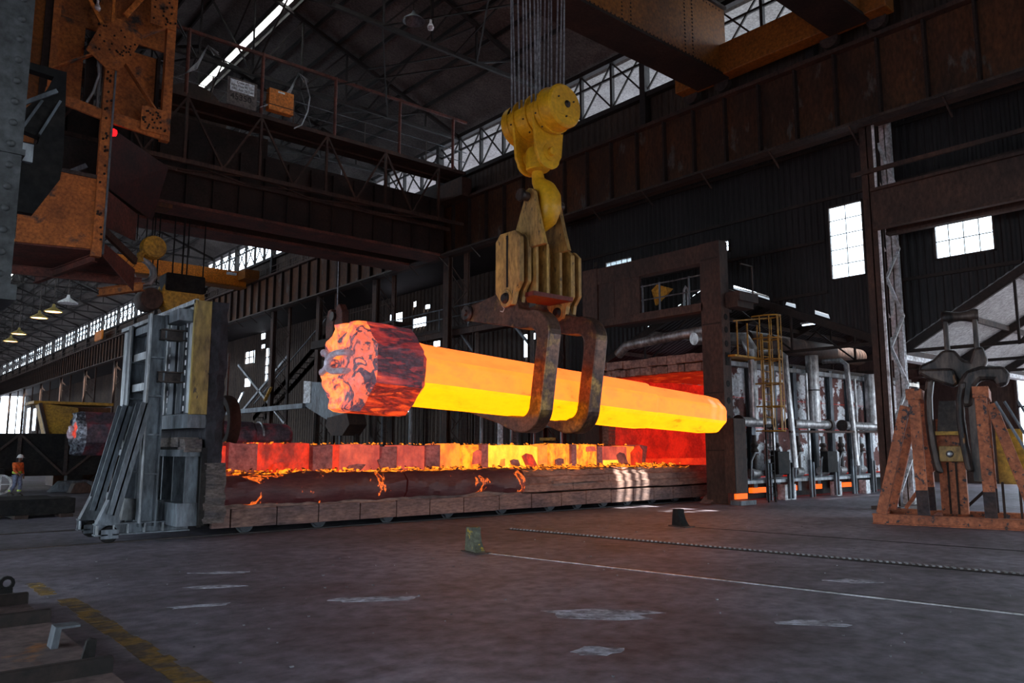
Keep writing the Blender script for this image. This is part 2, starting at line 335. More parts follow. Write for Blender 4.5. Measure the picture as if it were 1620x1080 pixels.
def corrugated(name, X, y0, y1, z0, z1, holes, mt, pitch=0.28, depth=0.05, bottom=None, cuts=()):
    """vertical-rib sheeting in the plane X=const; holes = (ya, yb, za, zb)"""
    b = MB(); ys = sorted({y0, y1, *cuts, *[h[0] for h in holes], *[h[1] for h in holes]}); zs = sorted({z0, z1, *[h[2] for h in holes], *[h[3] for h in holes]})
    def xoff(y):
        t = (y/pitch) % 1.0
        return depth*(0 if t < .3 else (t-.3)/.2 if t < .5 else 1 if t < .8 else 1-(t-.8)/.2)
    for i in range(len(ys)-1):
        ya, yb = ys[i], ys[i+1]
        if yb - ya < 1e-4: continue
        pts = [ya]; k = math.floor(ya/pitch)
        while k*pitch < yb:
            for t in (0, .3, .5, .8):
                y = (k+t)*pitch
                if ya + 1e-4 < y < yb - 1e-4: pts.append(y)
            k += 1
        pts.append(yb); pts = sorted(pts)
        run = None
        for j in range(len(zs)-1):
            za, zb = zs[j], zs[j+1]; cy, cz = (ya+yb)/2, (za+zb)/2
            solid = not any(h[0] < cy < h[1] and h[2] < cz < h[3] for h in holes)
            if solid: run = [run[0], zb] if run else [za, zb]
            if run and (not solid or j == len(zs)-2):
                vs_ = [(X - xoff(y), y, bottom(y) if bottom and z == z0 else z) for y in pts for z in run]
                b.add(vs_, [(2*q, 2*q+1, 2*q+3, 2*q+2) for q in range(len(pts)-1)]); run = None
    return b.obj(name, mt)

XW = 29.8; KW = XW/29.0
def sw(z): return 2.1 + (z-2.1)*KW
def aisle_line(yy): return sw(aisle_raw(yy/KW))
def aisle_raw(y):      # underside of the wall follows the gabled aisle roofs
    if y < 4.6: return 5.6 + (10.2-5.6)*max(0, (y+3)/7.6)
    if y < 12.3: return 10.2 + (5.7-10.2)*(y-4.6)/7.7
    g = .22 if (17.35 < y < 19.1 or 16.2 < y < 16.7 or 14.8 < y < 15.4) else 0      # gaps where the flashing is gone
    if y < 20.2: return 6.1 + g + (9.35-6.1)*max(0, (y-12.7)/7.5)
    return max(6.1, 9.35 - (9.35-6.1)*(y-20.2)/7.8)
WIN = [(13.25, 14.65, 8.55, 11.5), (8.87, 10.8, 8.65, 9.95), (19.15, 19.62, 10.6, 11.15), (24.7, 26.5, 11.1, 11.45), (27.1, 27.35, 11.35, 11.6)]
WIN = [(a*KW, c*KW, sw(d), sw(e)) for a, c, d, e in WIN]
wr = struct(corrugated('wall_right', XW, -30, 30, 5.0, 17.3, WIN, 'wall_sheet', bottom=aisle_line, cuts=[q*KW for q in (-3, 4.6, 12.3, 12.7, 14.8, 15.4, 16.2, 16.7, 17.35, 19.1, 20.2, 28)]), 'dark corrugated upper wall above the side aisle', 'wall')
# girts of the wall
b = MB()
for z, ya, yb in ((8.3,8.4,13.5),(8.3,15.2,17.6),(12.1,-30,30),(10.4,15.2,30),(14.3,-30,30)): b.box(XW-.16, XW-.06, ya, yb, z-.06, z+.06)
b.obj('girt', 'rust_dark', wr)
def window(n, X, y0, y1, z0, z1, ny, nz, label, broken=()):
    t = thing('window_%d' % n, (X, (y0+y1)/2, z0), label, 'window', kind='structure')
    f = MB(); w = 0.06
    f.box(X-.1, X+.02, y0, y0+w, z0, z1).box(X-.1, X+.02, y1-w, y1, z0, z1).box(X-.1, X+.02, y0, y1, z0, z0+w).box(X-.1, X+.02, y0, y1, z1-w, z1)
    f.obj('window_frame', 'steel_dark', t)
    g = MB()
    for i in range(1, ny): y = y0 + (y1-y0)*i/ny; g.box(X-.06, X-.02, y-.012, y+.012, z0, z1)
    for i in range(1, nz): z = z0 + (z1-z0)*i/nz; g.box(X-.06, X-.02, y0, y1, z-.014, z+.014)
    g.obj('glazing_bar', 'steel_dark', t)
    for i in range(ny):
        for j in range(nz):
            if (i, j) in broken: continue
            ya, yb = y0 + (y1-y0)*i/ny, y0 + (y1-y0)*(i+1)/ny; za, zb = z0 + (z1-z0)*j/nz, z0 + (z1-z0)*(j+1)/nz
            B(X-.045, X-.035, ya+.01, yb-.01, za+.01, zb-.01).obj('pane', 'window_glass', t)
    return t
window(1, XW, *WIN[0], 2, 5, 'tall broken steel window beside the lattice column', broken=((0,2),(1,4)))
window(2, XW, *WIN[1], 4, 2, 'wide bright steel window under the brown bracket girder')
window(3, XW, *WIN[3], 5, 1, 'narrow strip of five panes above the furnace portal')
window(4, XW, *WIN[2], 1, 2, 'small bright window beside the top of the portal')

# the main roof: two slopes with a rooflight slot near the ridge, purlins and trusses
EZ, EX, RX, RZ, LX = 21.7, 28.3, 14.75, 26.62, 1.2
kr = (RZ-EZ)/(EX-RX)
def rz(x): return RZ - abs(x-RX)*kr
def roof_panel(b, xa, xb, ya, yb, th=0.05):
    b.add([(xa,ya,rz(xa)),(xb,ya,rz(xb)),(xb,yb,rz(xb)),(xa,yb,rz(xa)),(xa,ya,rz(xa)+th),(xb,ya,rz(xb)+th),(xb,yb,rz(xb)+th),(xa,yb,rz(xa)+th)],
          [(0,1,2,3),(4,7,6,5),(0,4,5,1),(1,5,6,2),(2,6,7,3),(3,7,4,0)])
roof = thing('roof', (RX, 60, RZ), 'dark sheeted pitched roof over the main bay', 'roof', kind='structure')
YR0, YR1 = -24.0, 222.0
SLOT = (16.3, 16.6)
cols_x = [LX, 5.7, 10.2, RX, SLOT[0], None, SLOT[1], 19.6, 22.5, 25.4, EX+.5]
HOLES = []   # (column index, y0, y1) missing sheets, filled in below
def sheet_rows(xa, xb, skip=()):
    y = YR0
    while y < YR1 - .1:
        w = 3.0 if y < 66 else 12.0
        y2 = min(y + w, YR1)
        if not any(s0 < (y+y2)/2 < s1 for s0, s1 in skip):
            b = MB(); roof_panel(b, xa, xb, y + .002, y2 - .002); b.obj('roof_sheet', 'roof_sheet', roof)
        y = y2
sheet_cols = [(LX, 5.7), (5.7, 10.2), (10.2, RX), (RX, SLOT[0]), (SLOT[1], 19.6), (19.6, 22.5), (22.5, 25.4), (25.4, EX+.5)]
for (xa, xb) in sheet_cols:
    sheet_rows(xa, xb, skip=((3.1, 8.9),) if xa == 25.4 else ())
b = MB()
for x in (2.6, 4.2, 5.7, 7.2, 8.7, 10.2, 11.8, 13.3, 16.1, 16.85, 18.2, 19.6, 21, 22.5, 24, 25.4): b.box(x-.05, x+.05, YR0, YR1, rz(x)-.24, rz(x)-.02)
tag(b.obj('purlin', 'truss_black', roof), kind='stuff')
y = YR0
while y < YR1 - .1:
    b = MB(); roof_panel(b, SLOT[0], SLOT[1], y, min(y+6, YR1)); b.obj('rooflight_panel', 'rooflight', roof); y += 6
# unseen slats added in the missing-sheet bay, shaped to streak the sunlight
b = MB()
for xa, xb in ((25.4,26.35),(26.6,26.78),(27.0,27.3),(27.42,27.62),(27.9,28.8)): roof_panel(b, xa, xb, 3.0, 7.2)
roof_panel(b, 25.4, 28.8, 7.2, 9.0); roof_panel(b, 25.4, 28.8, 4.6, 5.5)
b.obj('sun_slats', 'roof_sheet', roof)
def truss(Y):
    t = thing('roof_truss', (RX, Y, EZ), 'black lattice steel truss under the pitched roof', 'roof truss', 'roof trusses of the main bay', kind='structure')
    zb = EZ - 0.35; n = 10
    c = MB(); c.bar((LX,Y,rz(LX)-.3),(RX,Y,RZ-.3),.16,.2).bar((RX,Y,RZ-.3),(EX,Y,rz(EX)-.3),.16,.2).bar((LX,Y,zb),(EX,Y,zb),.16,.2)
    c.obj('chord', 'truss_black', t)
    w = MB(); xs = [LX + (EX-LX)*k/n for k in range(n+1)]
    for k, x in enumerate(xs[1:-1], 1):
        w.bar((x,Y,zb),(x,Y,rz(x)-.3),.09,.09)
        x2 = xs[k-1] if x > RX else xs[k+1]
        if k != n//2: w.bar((x,Y,rz(x)-.3),(x2 if (x > RX) == (x2 > RX) or True else x,Y,zb),.08,.08)
    w.obj('web_member', 'truss_black', t)
    return t
TY = [4.0 + 8.5*k for k in range(-1, 25)]
for y in TY: truss(y)
# sway bracing in plan between the trusses
b = MB()
for i in range(len(TY)-1):
    for xa, xb in ((6.5, 11.9), (17.4, 22.9)):
        b.bar((xa,TY[i],EZ-.4),(xb,TY[i+1],EZ-.4),.07).bar((xb,TY[i],EZ-.4),(xa,TY[i+1],EZ-.4),.07)
    for x in (8.0, 14.75, 21.5): b.bar((x,TY[i],EZ-.4),(x,TY[i+1],rz(x)-.35),.07).bar((x,TY[i],rz(x)-.35),(x,TY[i+1],EZ-.4),.07)
tag(b.obj('sway_bracing', 'truss_black', roof), kind='stuff')

# eaves clerestory over the runway: open lattice with sky behind, glazed panels far down
cl = thing('trim_1', (28.2, 60, 18.9), 'bright eaves clerestory with crossed lattice bars above the runway', 'clerestory', kind='structure')
b = MB(); b.box(28.0, 28.3, YR0, YR1, 18.75, 19.0).box(28.0, 28.3, YR0, YR1, 21.35, 21.6).box(28.1, 28.2, YR0, YR1, 20.55, 20.66)
b.obj('clerestory_rail', 'truss_black', cl)
y = 6.0
k = 0
posts = MB(); lat = MB()
while y < YR1:
    st = 2.125
    posts.box(28.05, 28.25, y-.07, y+.07, 19, 21.4)
    lat.bar((28.12,y,19),(28.12,y+st,21.4),.075).bar((28.16,y+st,19),(28.16,y,21.4),.075)
    if k % 4 == 0: posts.box(27.9, 28.3, y-.16, y+.16, 17, 21.5)
    y += st; k += 1
posts.obj('post', 'truss_black', cl); tag(lat.obj('lattice_bar', 'truss_black', cl), kind='stuff')
# sheeting between runway and clerestory
struct(corrugated('wall_upper_right', 28.35, YR0, YR1, 16.8, 18.85, [], 'wall_sheet_warm', pitch=.4), 'brown sheeted strip between the crane runway and the clerestory', 'wall')
# canopy roof outside the clerestory, seen through it in daylight
struct(B(28.9, 36, -24, 70, 22.4, 22.5).obj('roof_canopy', 'roof_sheet_pale'), 'pale ribbed canopy seen through the eaves opening', 'roof')

# crane runway: plate girder with stiffeners, in spans
rw = thing('runway_girder', (27.6, 60, 13.8), 'rust-streaked riveted plate girder carrying the crane rail', 'girder', kind='structure')
cols_y = [-13.5, 3.8, 12.35, 30.0, 38.5, 47.0, 55.5, 64.0, 81, 98, 115, 132, 149, 166, 183, 200]
web = B(27.58, 27.66, YR0, 222, 13.9, 16.9).obj('web_plate', 'rust_girder', rw)
b = MB().box(27.25, 27.95, YR0, 222, 13.75, 13.9).box(27.25, 27.95, YR0, 222, 16.85, 17.0)
b.obj('flange', 'rust_brown', rw)
MB().box(27.5, 27.62, YR0, 222, 17.0, 17.15).obj('crane_rail', 'steel_dark', rw)
st = B(27.36, 27.6, -0.045, 0.045, 0, 2.95).obj('stiffener', 'rust_dark', rw, local=True); st.location = (27.6-27.6, 2.0-60, 0.1); st.data.transform(Matrix.Translation((-27.6,0,0)))
st.location = (0, 2.0-60, 0.1)
y = 3.6
while y < 215:
    share('stiffener', st, rw, (0, y-60, 0.1)); y += 1.62
walk = MB().box(26.75, 27.25, YR0, 222, 13.62, 13.72)
y = 3
while y < 100: walk.bar((26.8,y,13.62),(27.5,y,13.1),.06); y += 3.2
walk.obj('walkway_ledge', 'steel_dark', rw)
hr = MB()
hr.bar((27.95,40,18.0),(27.95,222,18.0),.06).bar((27.95,40,17.55),(27.95,222,17.55),.05)
y = 40
while y < 200: hr.box(27.92,27.98,y-.03,y+.03,17,18); y += 2.4
hr.obj('runway_rail', 'rust_brown', rw)

# building columns under the runway: twin riveted uprights laced with flat bars
def column(Y, label, pale=False):
    t = thing('building_column', (28.2, Y, 0), label, 'column', 'laced steel columns along the bay', kind='structure')
    for x, mt in ((27.75, 'rust_brown'), (29.2, 'white_paint' if pale else 'rust_brown')):
        MB().ibeam((x,Y,0),(x,Y,13.75 if x < 28 else 16.8), .5 if x < 28 else .4, .34 if x < 28 else .16, .04, up=(1,0,0)).obj('upright', mt, t)
    if pale: B(27.55, 27.6, Y-.30, Y-.22, 0, 13.7).obj('cover_strip', 'white_paint', t)
    b = MB(); z = .6; s = 1
    while z < 12.5:
        b.bar((27.9,Y-.26,z),(29.1,Y-.26,z+1.25),.03,.11,up=(0,1,0)) if s > 0 else b.bar((29.1,Y-.26,z),(27.9,Y-.26,z+1.25),.03,.11,up=(0,1,0))
        b.bar((27.9,Y+.26,z+1.25),(29.1,Y+.26,z),.03,.11,up=(0,1,0)); z += 1.25; s = -s
    b.obj('lacing_bar', 'white_paint' if pale else 'rust_brown', t)
    B(27.3, 29.55, Y-.5, Y+.5, 0, .12).obj('base_plate', 'steel_dark', t)
    return t
for y in cols_y:
    column(y, 'tall brown column with white-painted lacing beside the orange rack' if y == 12.35 else 'dark laced steel column under the crane runway', y == 12.35)
# bracket girder fixed to the near column, running towards the camera
bgd = thing('bracket_girder', (27.6, 6, 9.7), 'brown double-channel girder on the near laced column', 'girder', kind='structure')
B(27.2, 27.28, 2.0, 12.1, 9.75, 11.15).obj('channel', 'rust_brown', bgd)
B(28.15, 28.23, 2.0, 12.1, 9.75, 11.15).obj('channel', 'rust_brown', bgd)
B(27.05, 27.3, 2.0, 12.1, 9.7, 9.8).obj('flange', 'rust_brown', bgd); B(27.05, 27.3, 2.0, 12.1, 11.1, 11.2).obj('flange', 'rust_brown', bgd)
B(28.1, 28.4, 2.0, 12.1, 9.7, 9.8).obj('flange', 'rust_brown', bgd)
for y in (4, 6, 8, 10, 11.8): B(27.28, 28.15, y-.06, y+.06, 10.3, 10.45).obj('batten', 'rust_red', bgd)
B(27.28, 28.15, 2, 12.1, 10.5, 10.54).obj('deck_plate', 'rust_red', bgd)
B(27.4, 27.5, 2, 12.9, 11.9, 12.05).obj('pipe_rail', 'rust_brown', bgd)

# left side: the near riveted column and the aisle where the camera stands
lc = thing('crane_column', (0.7, 11.0, 0), 'grey riveted steel column close on the left edge', 'column', kind='structure')
B(-0.35, 1.38, 10.6, 11.5, 3.95, 17).obj('box_shaft', 'riveted_grey', lc)
B(-0.35, 1.22, 10.75, 11.4, 0, 3.9).obj('lower_shaft', 'steel_black', lc)
B(-0.4, 1.44, 10.55, 11.55, 3.80, 3.98).obj('splice_flange', 'riveted_grey', lc)
B(-0.38, 1.41, 10.57, 11.52, 5.55, 5.62).obj('splice_plate', 'riveted_grey', lc)
riv = MB().lathe([(0.045,0),(0.042,.016),(0.028,.03),(0.0,.036)], (0,0,0), 'y', 10)
riv.v = [(x, -y_, z) for x, y_, z in riv.v]
r0 = riv.obj('rivet', 'riveted_grey', lc, smooth=True, local=True); r0.location = (1.26-.7, 10.6-11, 4.1)
z = 4.36
while z < 8.2: share('rivet', r0, lc, (1.26-.7, -.4, z)); z += .262
for z in (3.2, 3.45, 3.7): share('rivet', r0, lc, (1.1-.7, 10.75-11, z))
# black swing frame hung off the column
b = MB(); Yf = 11.1
b.prism([(1.38,Yf,5.0),(1.62,Yf,5.0),(1.88,Yf,5.5),(1.9,Yf,5.75),(1.86,Yf,6.95),(1.40,Yf,6.95),(1.4,Yf,6.86),(1.72,Yf,6.84),(1.66,Yf,6.65),(1.42,Yf,6.3),(1.40,Yf,6.05),(1.62,Yf,6.0),(1.6,Yf,5.9),(1.38,Yf,5.9)], (0,.14,0))
b.obj('swing_frame', 'steel_black', lc)
b = MB().bar((1.40,11.0,6.35),(1.75,11.0,6.62),.05).bar((1.42,11.0,6.05),(1.60,11.0,6.45),.03).bar((1.6,11,6.0),(1.8,11,6.5),.03)
b.obj('brace_rod', 'steel_grey', lc)
B(1.40, 1.55, 11.0, 11.08, 5.62, 5.85).obj('light_panel', 'steel_pale', lc)

# far end wall, left aisle roof, outer left wall with its daylight openings
struct(B(-14, 29, 222, 222.3, 0, 27).obj('wall_far', 'wall_sheet_warm'), 'distant end wall of the long bay', 'wall')
struct(B(-14, LX, -24, 222, 13.0, 13.2).obj('ceiling_left', 'roof_sheet'), 'low dark roof over the left aisle', 'ceiling')
struct(B(1.0, 1.4, 11.5, 48, 13.2, 22).obj('wall_left_upper', 'wall_sheet'), 'sheeted wall above the left aisle', 'wall')
struct(B(1.0, 1.4, 48, 222, 13.2, 18.9).obj('wall_left_far', 'wall_sheet'), 'sheeted wall below an opening added to light the roof, far part', 'wall')  # unseen gap above this wall, added to brighten the far roof
struct(B(1.0, 1.4, -24, 10.5, 13.2, 22).obj('wall_left_upper_front', 'wall_sheet'), 'sheeted wall above the left aisle, near part', 'wall')
for i, (y0, y1, z0, z1) in enumerate(((-24, 222, 8.0, 13.2), (-24, -6, 0, 8), (30, 58, 0, 8))):
    struct(B(-14.3, -14, y0, y1, z0, z1).obj('wall_left', 'wall_sheet'), ('upper band of the outer left wall', 'near end of the outer left wall', 'far stretch of the outer left wall')[i], 'wall')
for i, (x0, x1, z0, z1) in enumerate(((-14, 30, 9, 27), (-14, 3, 0, 9), (19, 30, 0, 9))):
    struct(B(x0, x1, -24.3, -24, z0, z1).obj('wall_back', 'wall_sheet'), ('gable wall behind the camera above its doorway', 'wall beside the doorway behind the camera', 'wall at the far side of the doorway behind')[i], 'wall')

# side aisle beyond the column line: gabled roofs with ridges across
def gable(name, yv0, yr, yv1, zv0, zr, zv1, x0, x1, mt, label, slots=()):
    t = thing(name, ((x0+x1)/2, yr, zr), label, 'roof', kind='structure')
    def zz(y): return zv0 + (zr-zv0)*(y-yv0)/(yr-yv0) if y <= yr else zr + (zv1-zr)*(y-yr)/(yv1-yr)
    ys = [yv0 + (yr-yv0)*k/4 for k in range(5)] + [yr + (yv1-yr)*k/4 for k in range(1, 5)]
    for k in range(8):
        ya, yb = ys[k], ys[k+1]; x = x0
        while x < x1 - .1:
            xb = min(x+1.5, x1)
            if (k, round((x-x0)/1.5)) not in slots:
                MB().add([(x,ya,zz(ya)),(xb-.02,ya,zz(ya)),(xb-.02,yb,zz(yb)),(x,yb,zz(yb)),(x,ya,zz(ya)+.06),(xb-.02,ya,zz(ya)+.06),(xb-.02,yb,zz(yb)+.06),(x,yb,zz(yb)+.06)],
                         [(0,1,2,3),(4,7,6,5),(0,4,5,1),(1,5,6,2),(2,6,7,3),(3,7,4,0)]).obj('roof_sheet', mt, t)
            x = xb
    pl = MB()
    for y in ys: pl.box(x0, x1, y-.06, y+.06, zz(y)-.22, zz(y)-.03)
    tag(pl.obj('purlin', 'steel_dark', t), kind='stuff')
    rb = MB(); x = x0 + .1
    while x < x1: rb.bar((x,yv0,zv0-.012),(x,yr,zr-.012),.05,.03).bar((x,yr,zr-.012),(x,yv1,zv1-.012),.05,.03); x += .3
    tag(rb.obj('sheet_rib', mt, t), kind='stuff') if not slots or len(slots) < 20 else None
    x = x0
    while x <= x1:
        tr = MB().bar((x,yv0,zv0-.2),(x,yr,zr-.2),.14,.3).bar((x,yr,zr-.2),(x,yv1,zv1-.2),.14,.3).bar((x,yv0,zv0-.15),(x,yv1,zv1-.15),.1,.12)
        for q in (.25, .5, .75):
            y = yv0 + (yv1-yv0)*q; tr.bar((x,y,zv0-.15),(x,y,zz(y)-.2),.08)
        tr.bar((x,yv0+(yv1-yv0)*.25,zv0-.1),(x,yr,zr-.3),.07).bar((x,yv0+(yv1-yv0)*.75,zv0-.1),(x,yr,zr-.3),.07)
        tr.obj('rafter', 'rust_dark', t); x += 5.5
    return t
gable('roof_aisle', 12.7*KW, 20.2*KW, 28.0*KW, sw(6.1), sw(9.35), sw(6.1), 29.9, 52, 'wall_sheet', 'dark gabled aisle roof over the furnace',
      slots={(3,1),(3,2),(2,5),(2,6),(1,9),(2,10),(0,14)})
gable('roof_aisle_near', -3.0*KW, 4.6*KW, 12.3*KW, sw(5.6), sw(10.2), sw(5.7), 29.9, 52, 'roof_sheet_pale', 'pale ribbed gabled aisle roof behind the orange rack', slots={(k,j) for k in (0,1,2) for j in range(16)})  # unseen slope left without sheets, opened to light the furnace side
struct(B(29.85, 52, 12.3*KW, 12.7*KW, sw(5.3), sw(5.75)).obj('trim_2', 'white_paint'), 'pale valley gutter between two aisle roofs', 'gutter')
for i, (y0, y1, z0, z1) in enumerate(((15.6, 60, 0, 10), (-3, 15.6, 6.3, 10.5), (-3, 7.5, 0, 6.3))):
    struct(B(52, 52.3, y0, y1, z0, z1).obj('wall_aisle', 'wall_sheet_warm'), ('end wall of the furnace aisle', 'sheeting above the bright doorway of the aisle', 'end wall of the aisle beside its doorway')[i], 'wall')
wf = thing('door_1', (51.9, 11.5, 0), 'bright open doorway frame at the end of the aisle', 'doorway', kind='structure')
for y in (7.6, 10.2, 12.9, 15.5): B(51.8, 52.0, y-.07, y+.07, 0, 6.3).obj('door_post', 'steel_dark', wf)
B(51.8, 52.0, 7.6, 15.5, 4.4, 4.52).obj('transom', 'steel_dark', wf)

# back wall left of the furnace: sheeting with ragged windows, foliage outside
WB = [(77.4,79.9,8.8,12.6),(83.1,85.5,11.3,12.7),(83.8,85.4,8.8,9.7),(80.3,81.3,13.7,14.3),(80.3,81.2,12.7,13.1),(53.3,55.2,11.8,13.0),(49.9,51.7,11.5,12.2),(48.1,48.8,9.7,10.7),(37.9,38.4,8.0,9.5),(37.3,38.1,9.1,9.5),
      (51.3,51.7,13.2,13.6),(49.5,50.1,12.8,13.1),(44.6,44.9,10.4,10.7),(33.4,34.0,9.7,10.5),(37.5,37.7,11.2,11.4),(45.6,45.9,8.6,8.9),(60.1,60.5,6.1,6.5),(52.0,52.3,4.9,5.2),(179,182,3,7.6),(206,210,6,11),(213,218,5.5,11.4)]
struct(corrugated('wall_back_aisle', 34.0, 28, 222, 0, 14.5, WB, 'wall_sheet_warm', pitch=.5, depth=.08), 'brown corrugated back wall with ragged bright openings', 'wall')
struct(B(28.9, 34.2, 28, 222, 14.4, 14.6).obj('ceiling_aisle', 'wall_sheet'), 'dark flat roof of the back aisle', 'ceiling')
wb = thing('window_5', (33.9, 78.6, 8.8), 'tall broken window with greenery behind', 'window', kind='structure')
b = MB()
for y in (77.4, 78.2, 79.1, 79.9): b.box(33.85, 33.95, y-.06, y+.06, 8.8, 12.6)
for z in (8.8, 9.8, 10.7, 11.6, 12.6): b.box(33.85, 33.95, 77.4, 79.9, z-.05, z+.05)
b.obj('glazing_bar', 'steel_dark', wb)
for (i, j) in ((0,0),(0,3),(1,3),(2,1),(1,2)):
    ya = 77.4 + .83*i; za = 8.8 + .95*j; B(33.88,33.91,ya+.08,ya+.75,za+.08,za+.88).obj('pane', 'window_glass', wb)
wb = thing('window_6', (33.9, 84.3, 11.3), 'broken steel window beside the dark column', 'window', kind='structure')
b = MB()
for y in (83.1, 84.3, 85.5): b.box(33.85, 33.95, y-.06, y+.06, 11.3, 12.7)
for z in (11.3, 12.0, 12.7): b.box(33.85, 33.95, 83.1, 85.5, z-.05, z+.05)
b.obj('glazing_bar', 'steel_dark', wb)
ra = random.Random(5)
for (cx, cy, cz, rr) in ((38,79.4,10.6,1.6),(38,85.5,11.6,1.5)):
    t = MB()
    for k in range(260):
        d = Vector((ra.gauss(0,1), ra.gauss(0,1), ra.gauss(0,1))); d = d.normalized()*rr*ra.uniform(.5,1); p = V(cx,cy,cz)+d
        a = Vector((ra.uniform(-1,1),ra.uniform(-1,1),ra.uniform(-1,1))).normalized()*.16; q = a.orthogonal().normalized()*.09
        t.add([p-a, p+q, p+a, p-q], [(0,1,2,3)])
    tr = thing('tree', (cx,cy,0), {79.4:'green tree top outside the tall broken window',85.5:'green tree top outside the far broken window'}[cy], 'tree')
    tag(t.obj('foliage', 'foliage', tr), kind='stuff'); MB().cyl((cx,cy,0),(cx,cy,cz),.12,7).obj('trunk', 'steel_dark', tr)

# ------------------------------------------------------------------ the glowing ingot in the tongs
def octo(r, x, n=8, rot=22.5):
    c = r/math.cos(math.pi/8)
    return [(x, c*math.cos(R(rot + 45*k)), c*math.sin(R(rot + 45*k))) for k in range(n)]
def oct_r(t):           # apothem-1 octagon radius at angle t
    a = (math.degrees(t) + 22.5 + 22.5) % 45 - 22.5
    a = ((math.degrees(t)) % 45); a = a if a <= 22.5 else 45 - a
    return 1/math.cos(R(a))
def lumpy(p, s, seed=0):
    from mathutils import noise
    return noise.noise(V(p)*s + Vector((seed*7.3, seed*3.1, seed)))
def make_ingot(t, L0, L1, L2, L3, rt, rb0, rb1, re, mats_body, m_top, m_end, m_bot):
    """hot top from L0 to L1, body to L2, stepped-down tail to L3; axis along local x"""
    b = MB(); mi_of = {}
    secs = [(L1-.02, rb0*1.05), (L1+.25, rb0), (L2-.05, rb0+(rb1-rb0)*.8), (L2+.06, rb1*.93), (L3-.75, re), (L3-.25, re*.93), (L3-.03, re*.74), (L3, re*.5)]
    SUB = []
    for (x0, r0), (x1, r1) in zip(secs, secs[1:]):
        n = max(1, int((x1-x0)/.8))
        for q in range(n): SUB.append((x0+(x1-x0)*q/n, r0+(r1-r0)*q/n))
    SUB.append(secs[-1]); NA = 40
    vs_ = []
    for x, r in SUB:
        for k in range(NA):
            th = 2*math.pi*k/NA + R(.01); rr = r*oct_r(th)*.985
            rr *= 1 - .018*max(0, math.cos(4*2*(th)))        # slightly fluted faces
            rr += .008*lumpy((x*1.2, math.cos(th)*3, math.sin(th)*3), 1.5)
            vs_.append((x, rr*math.cos(th), rr*math.sin(th)))
    for i in range(len(SUB)-1):
        for k in range(NA):
            j = (k+1) % NA; deg = (math.degrees(2*math.pi*(k+.5)/NA)) % 360
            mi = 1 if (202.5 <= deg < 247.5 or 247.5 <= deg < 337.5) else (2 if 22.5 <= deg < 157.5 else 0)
            b.add([vs_[i*NA+k], vs_[i*NA+j], vs_[(i+1)*NA+j], vs_[(i+1)*NA+k]], [(0,1,2,3)], mi)
    o = len(b.v); b.add(vs_[-NA:], [tuple(range(NA))], 0)
    ob = b.obj('ingot_body', mats_body, t, local=True)
    bm = bmesh.new(); bm.from_mesh(ob.data); bmesh.ops.remove_doubles(bm, verts=bm.verts, dist=1e-4); bmesh.ops.recalc_face_normals(bm, faces=bm.faces); bm.to_mesh(ob.data); bm.free()
    ob.data.polygons.foreach_set('use_smooth', [True]*len(ob.data.polygons)); ob.data.set_sharp_from_angle(angle=R(22))
    # hot top: big crusted octagonal head with a torn end
    b = MB(); NA = 64; XS = [L0, L0+.12, L0+.3, L0+.55, L0+.85, L0+1.2, L0+1.5, L1-.5, L1-.28, L1-.08, L1]
    RS = [rt*.94, rt*.99, rt, rt, rt, rt, rt, rt*.985, rt*.90, rt*.79, rt*.72]
    grid = []
    for i, (x, r) in enumerate(zip(XS, RS)):
        row = []
        for k in range(NA):
            th = 2*math.pi*k/NA; rr = r*oct_r(th)*.975 + .035*lumpy((x*2, 3*math.cos(th), 3*math.sin(th)), 1.3, 2)
            ox = 0
            if i < 3: ox = (.22*lumpy((0, 2.2*math.cos(th), 2.2*math.sin(th)), 1.0, 4) + .08*lumpy((0, 5*math.cos(th), 5*math.sin(th)), 1.5, 6))*(1 - i/3)
            row.append((x+ox, rr*math.cos(th), rr*math.sin(th)))
        grid.append(row)
    for i in range(len(XS)-1):
        for k in range(NA):
            j = (k+1) % NA; deg = math.degrees(2*math.pi*(k+.5)/NA) % 360
            mi = 2 if 205 < deg < 335 else 0
            if i < 2: mi = 1
            if i >= len(XS)-4: mi = 3
            b.add([grid[i][k], grid[i][j], grid[i+1][j], grid[i+1][k]], [(0,1,2,3)], mi)
    top = b.obj('hot_top', [m_top, m_end, m_bot, mats_body[3]], t, local=True)
    e = MB(); RN = 14
    pv = None
    for i in range(RN+1):
        fr = 1 - i/RN; row = []
        for k in range(NA):
            th = 2*math.pi*k/NA; x, y, z = grid[0][k]; y, z = y*fr, z*fr
            ox = (.26*lumpy((0,y,z), 1.4, 8) + .12*lumpy((0,y,z), 3.6, 9) + .05*lumpy((0,y,z), 8, 3))*(1 - fr**6)
            row.append((L0 + (x-L0)*fr**2 + ox - .05*(1-fr**2), y, z))
        if pv:
            for k in range(NA):
                j = (k+1) % NA; e.add([pv[k], pv[j], row[j], row[k]], [(0,1,2,3)])
        pv = row
    end = e.obj('torn_end', m_end, t, local=True)
    for ob in (top, end):
        bm = bmesh.new(); bm.from_mesh(ob.data); bmesh.ops.remove_doubles(bm, verts=bm.verts, dist=1e-4); bmesh.ops.recalc_face_normals(bm, faces=bm.faces); bm.to_mesh(ob.data); bm.free()
        ob.data.polygons.foreach_set('use_smooth', [True]*len(ob.data.polygons)); ob.data.set_sharp_from_angle(angle=R(40))
    return top
ING = thing('hot_ingot', (15.5, 16.0, 3.58), 'huge glowing orange octagonal ingot with crusted end held in the tongs', 'ingot')
ING.rotation_euler = (0, 0.055, 0)
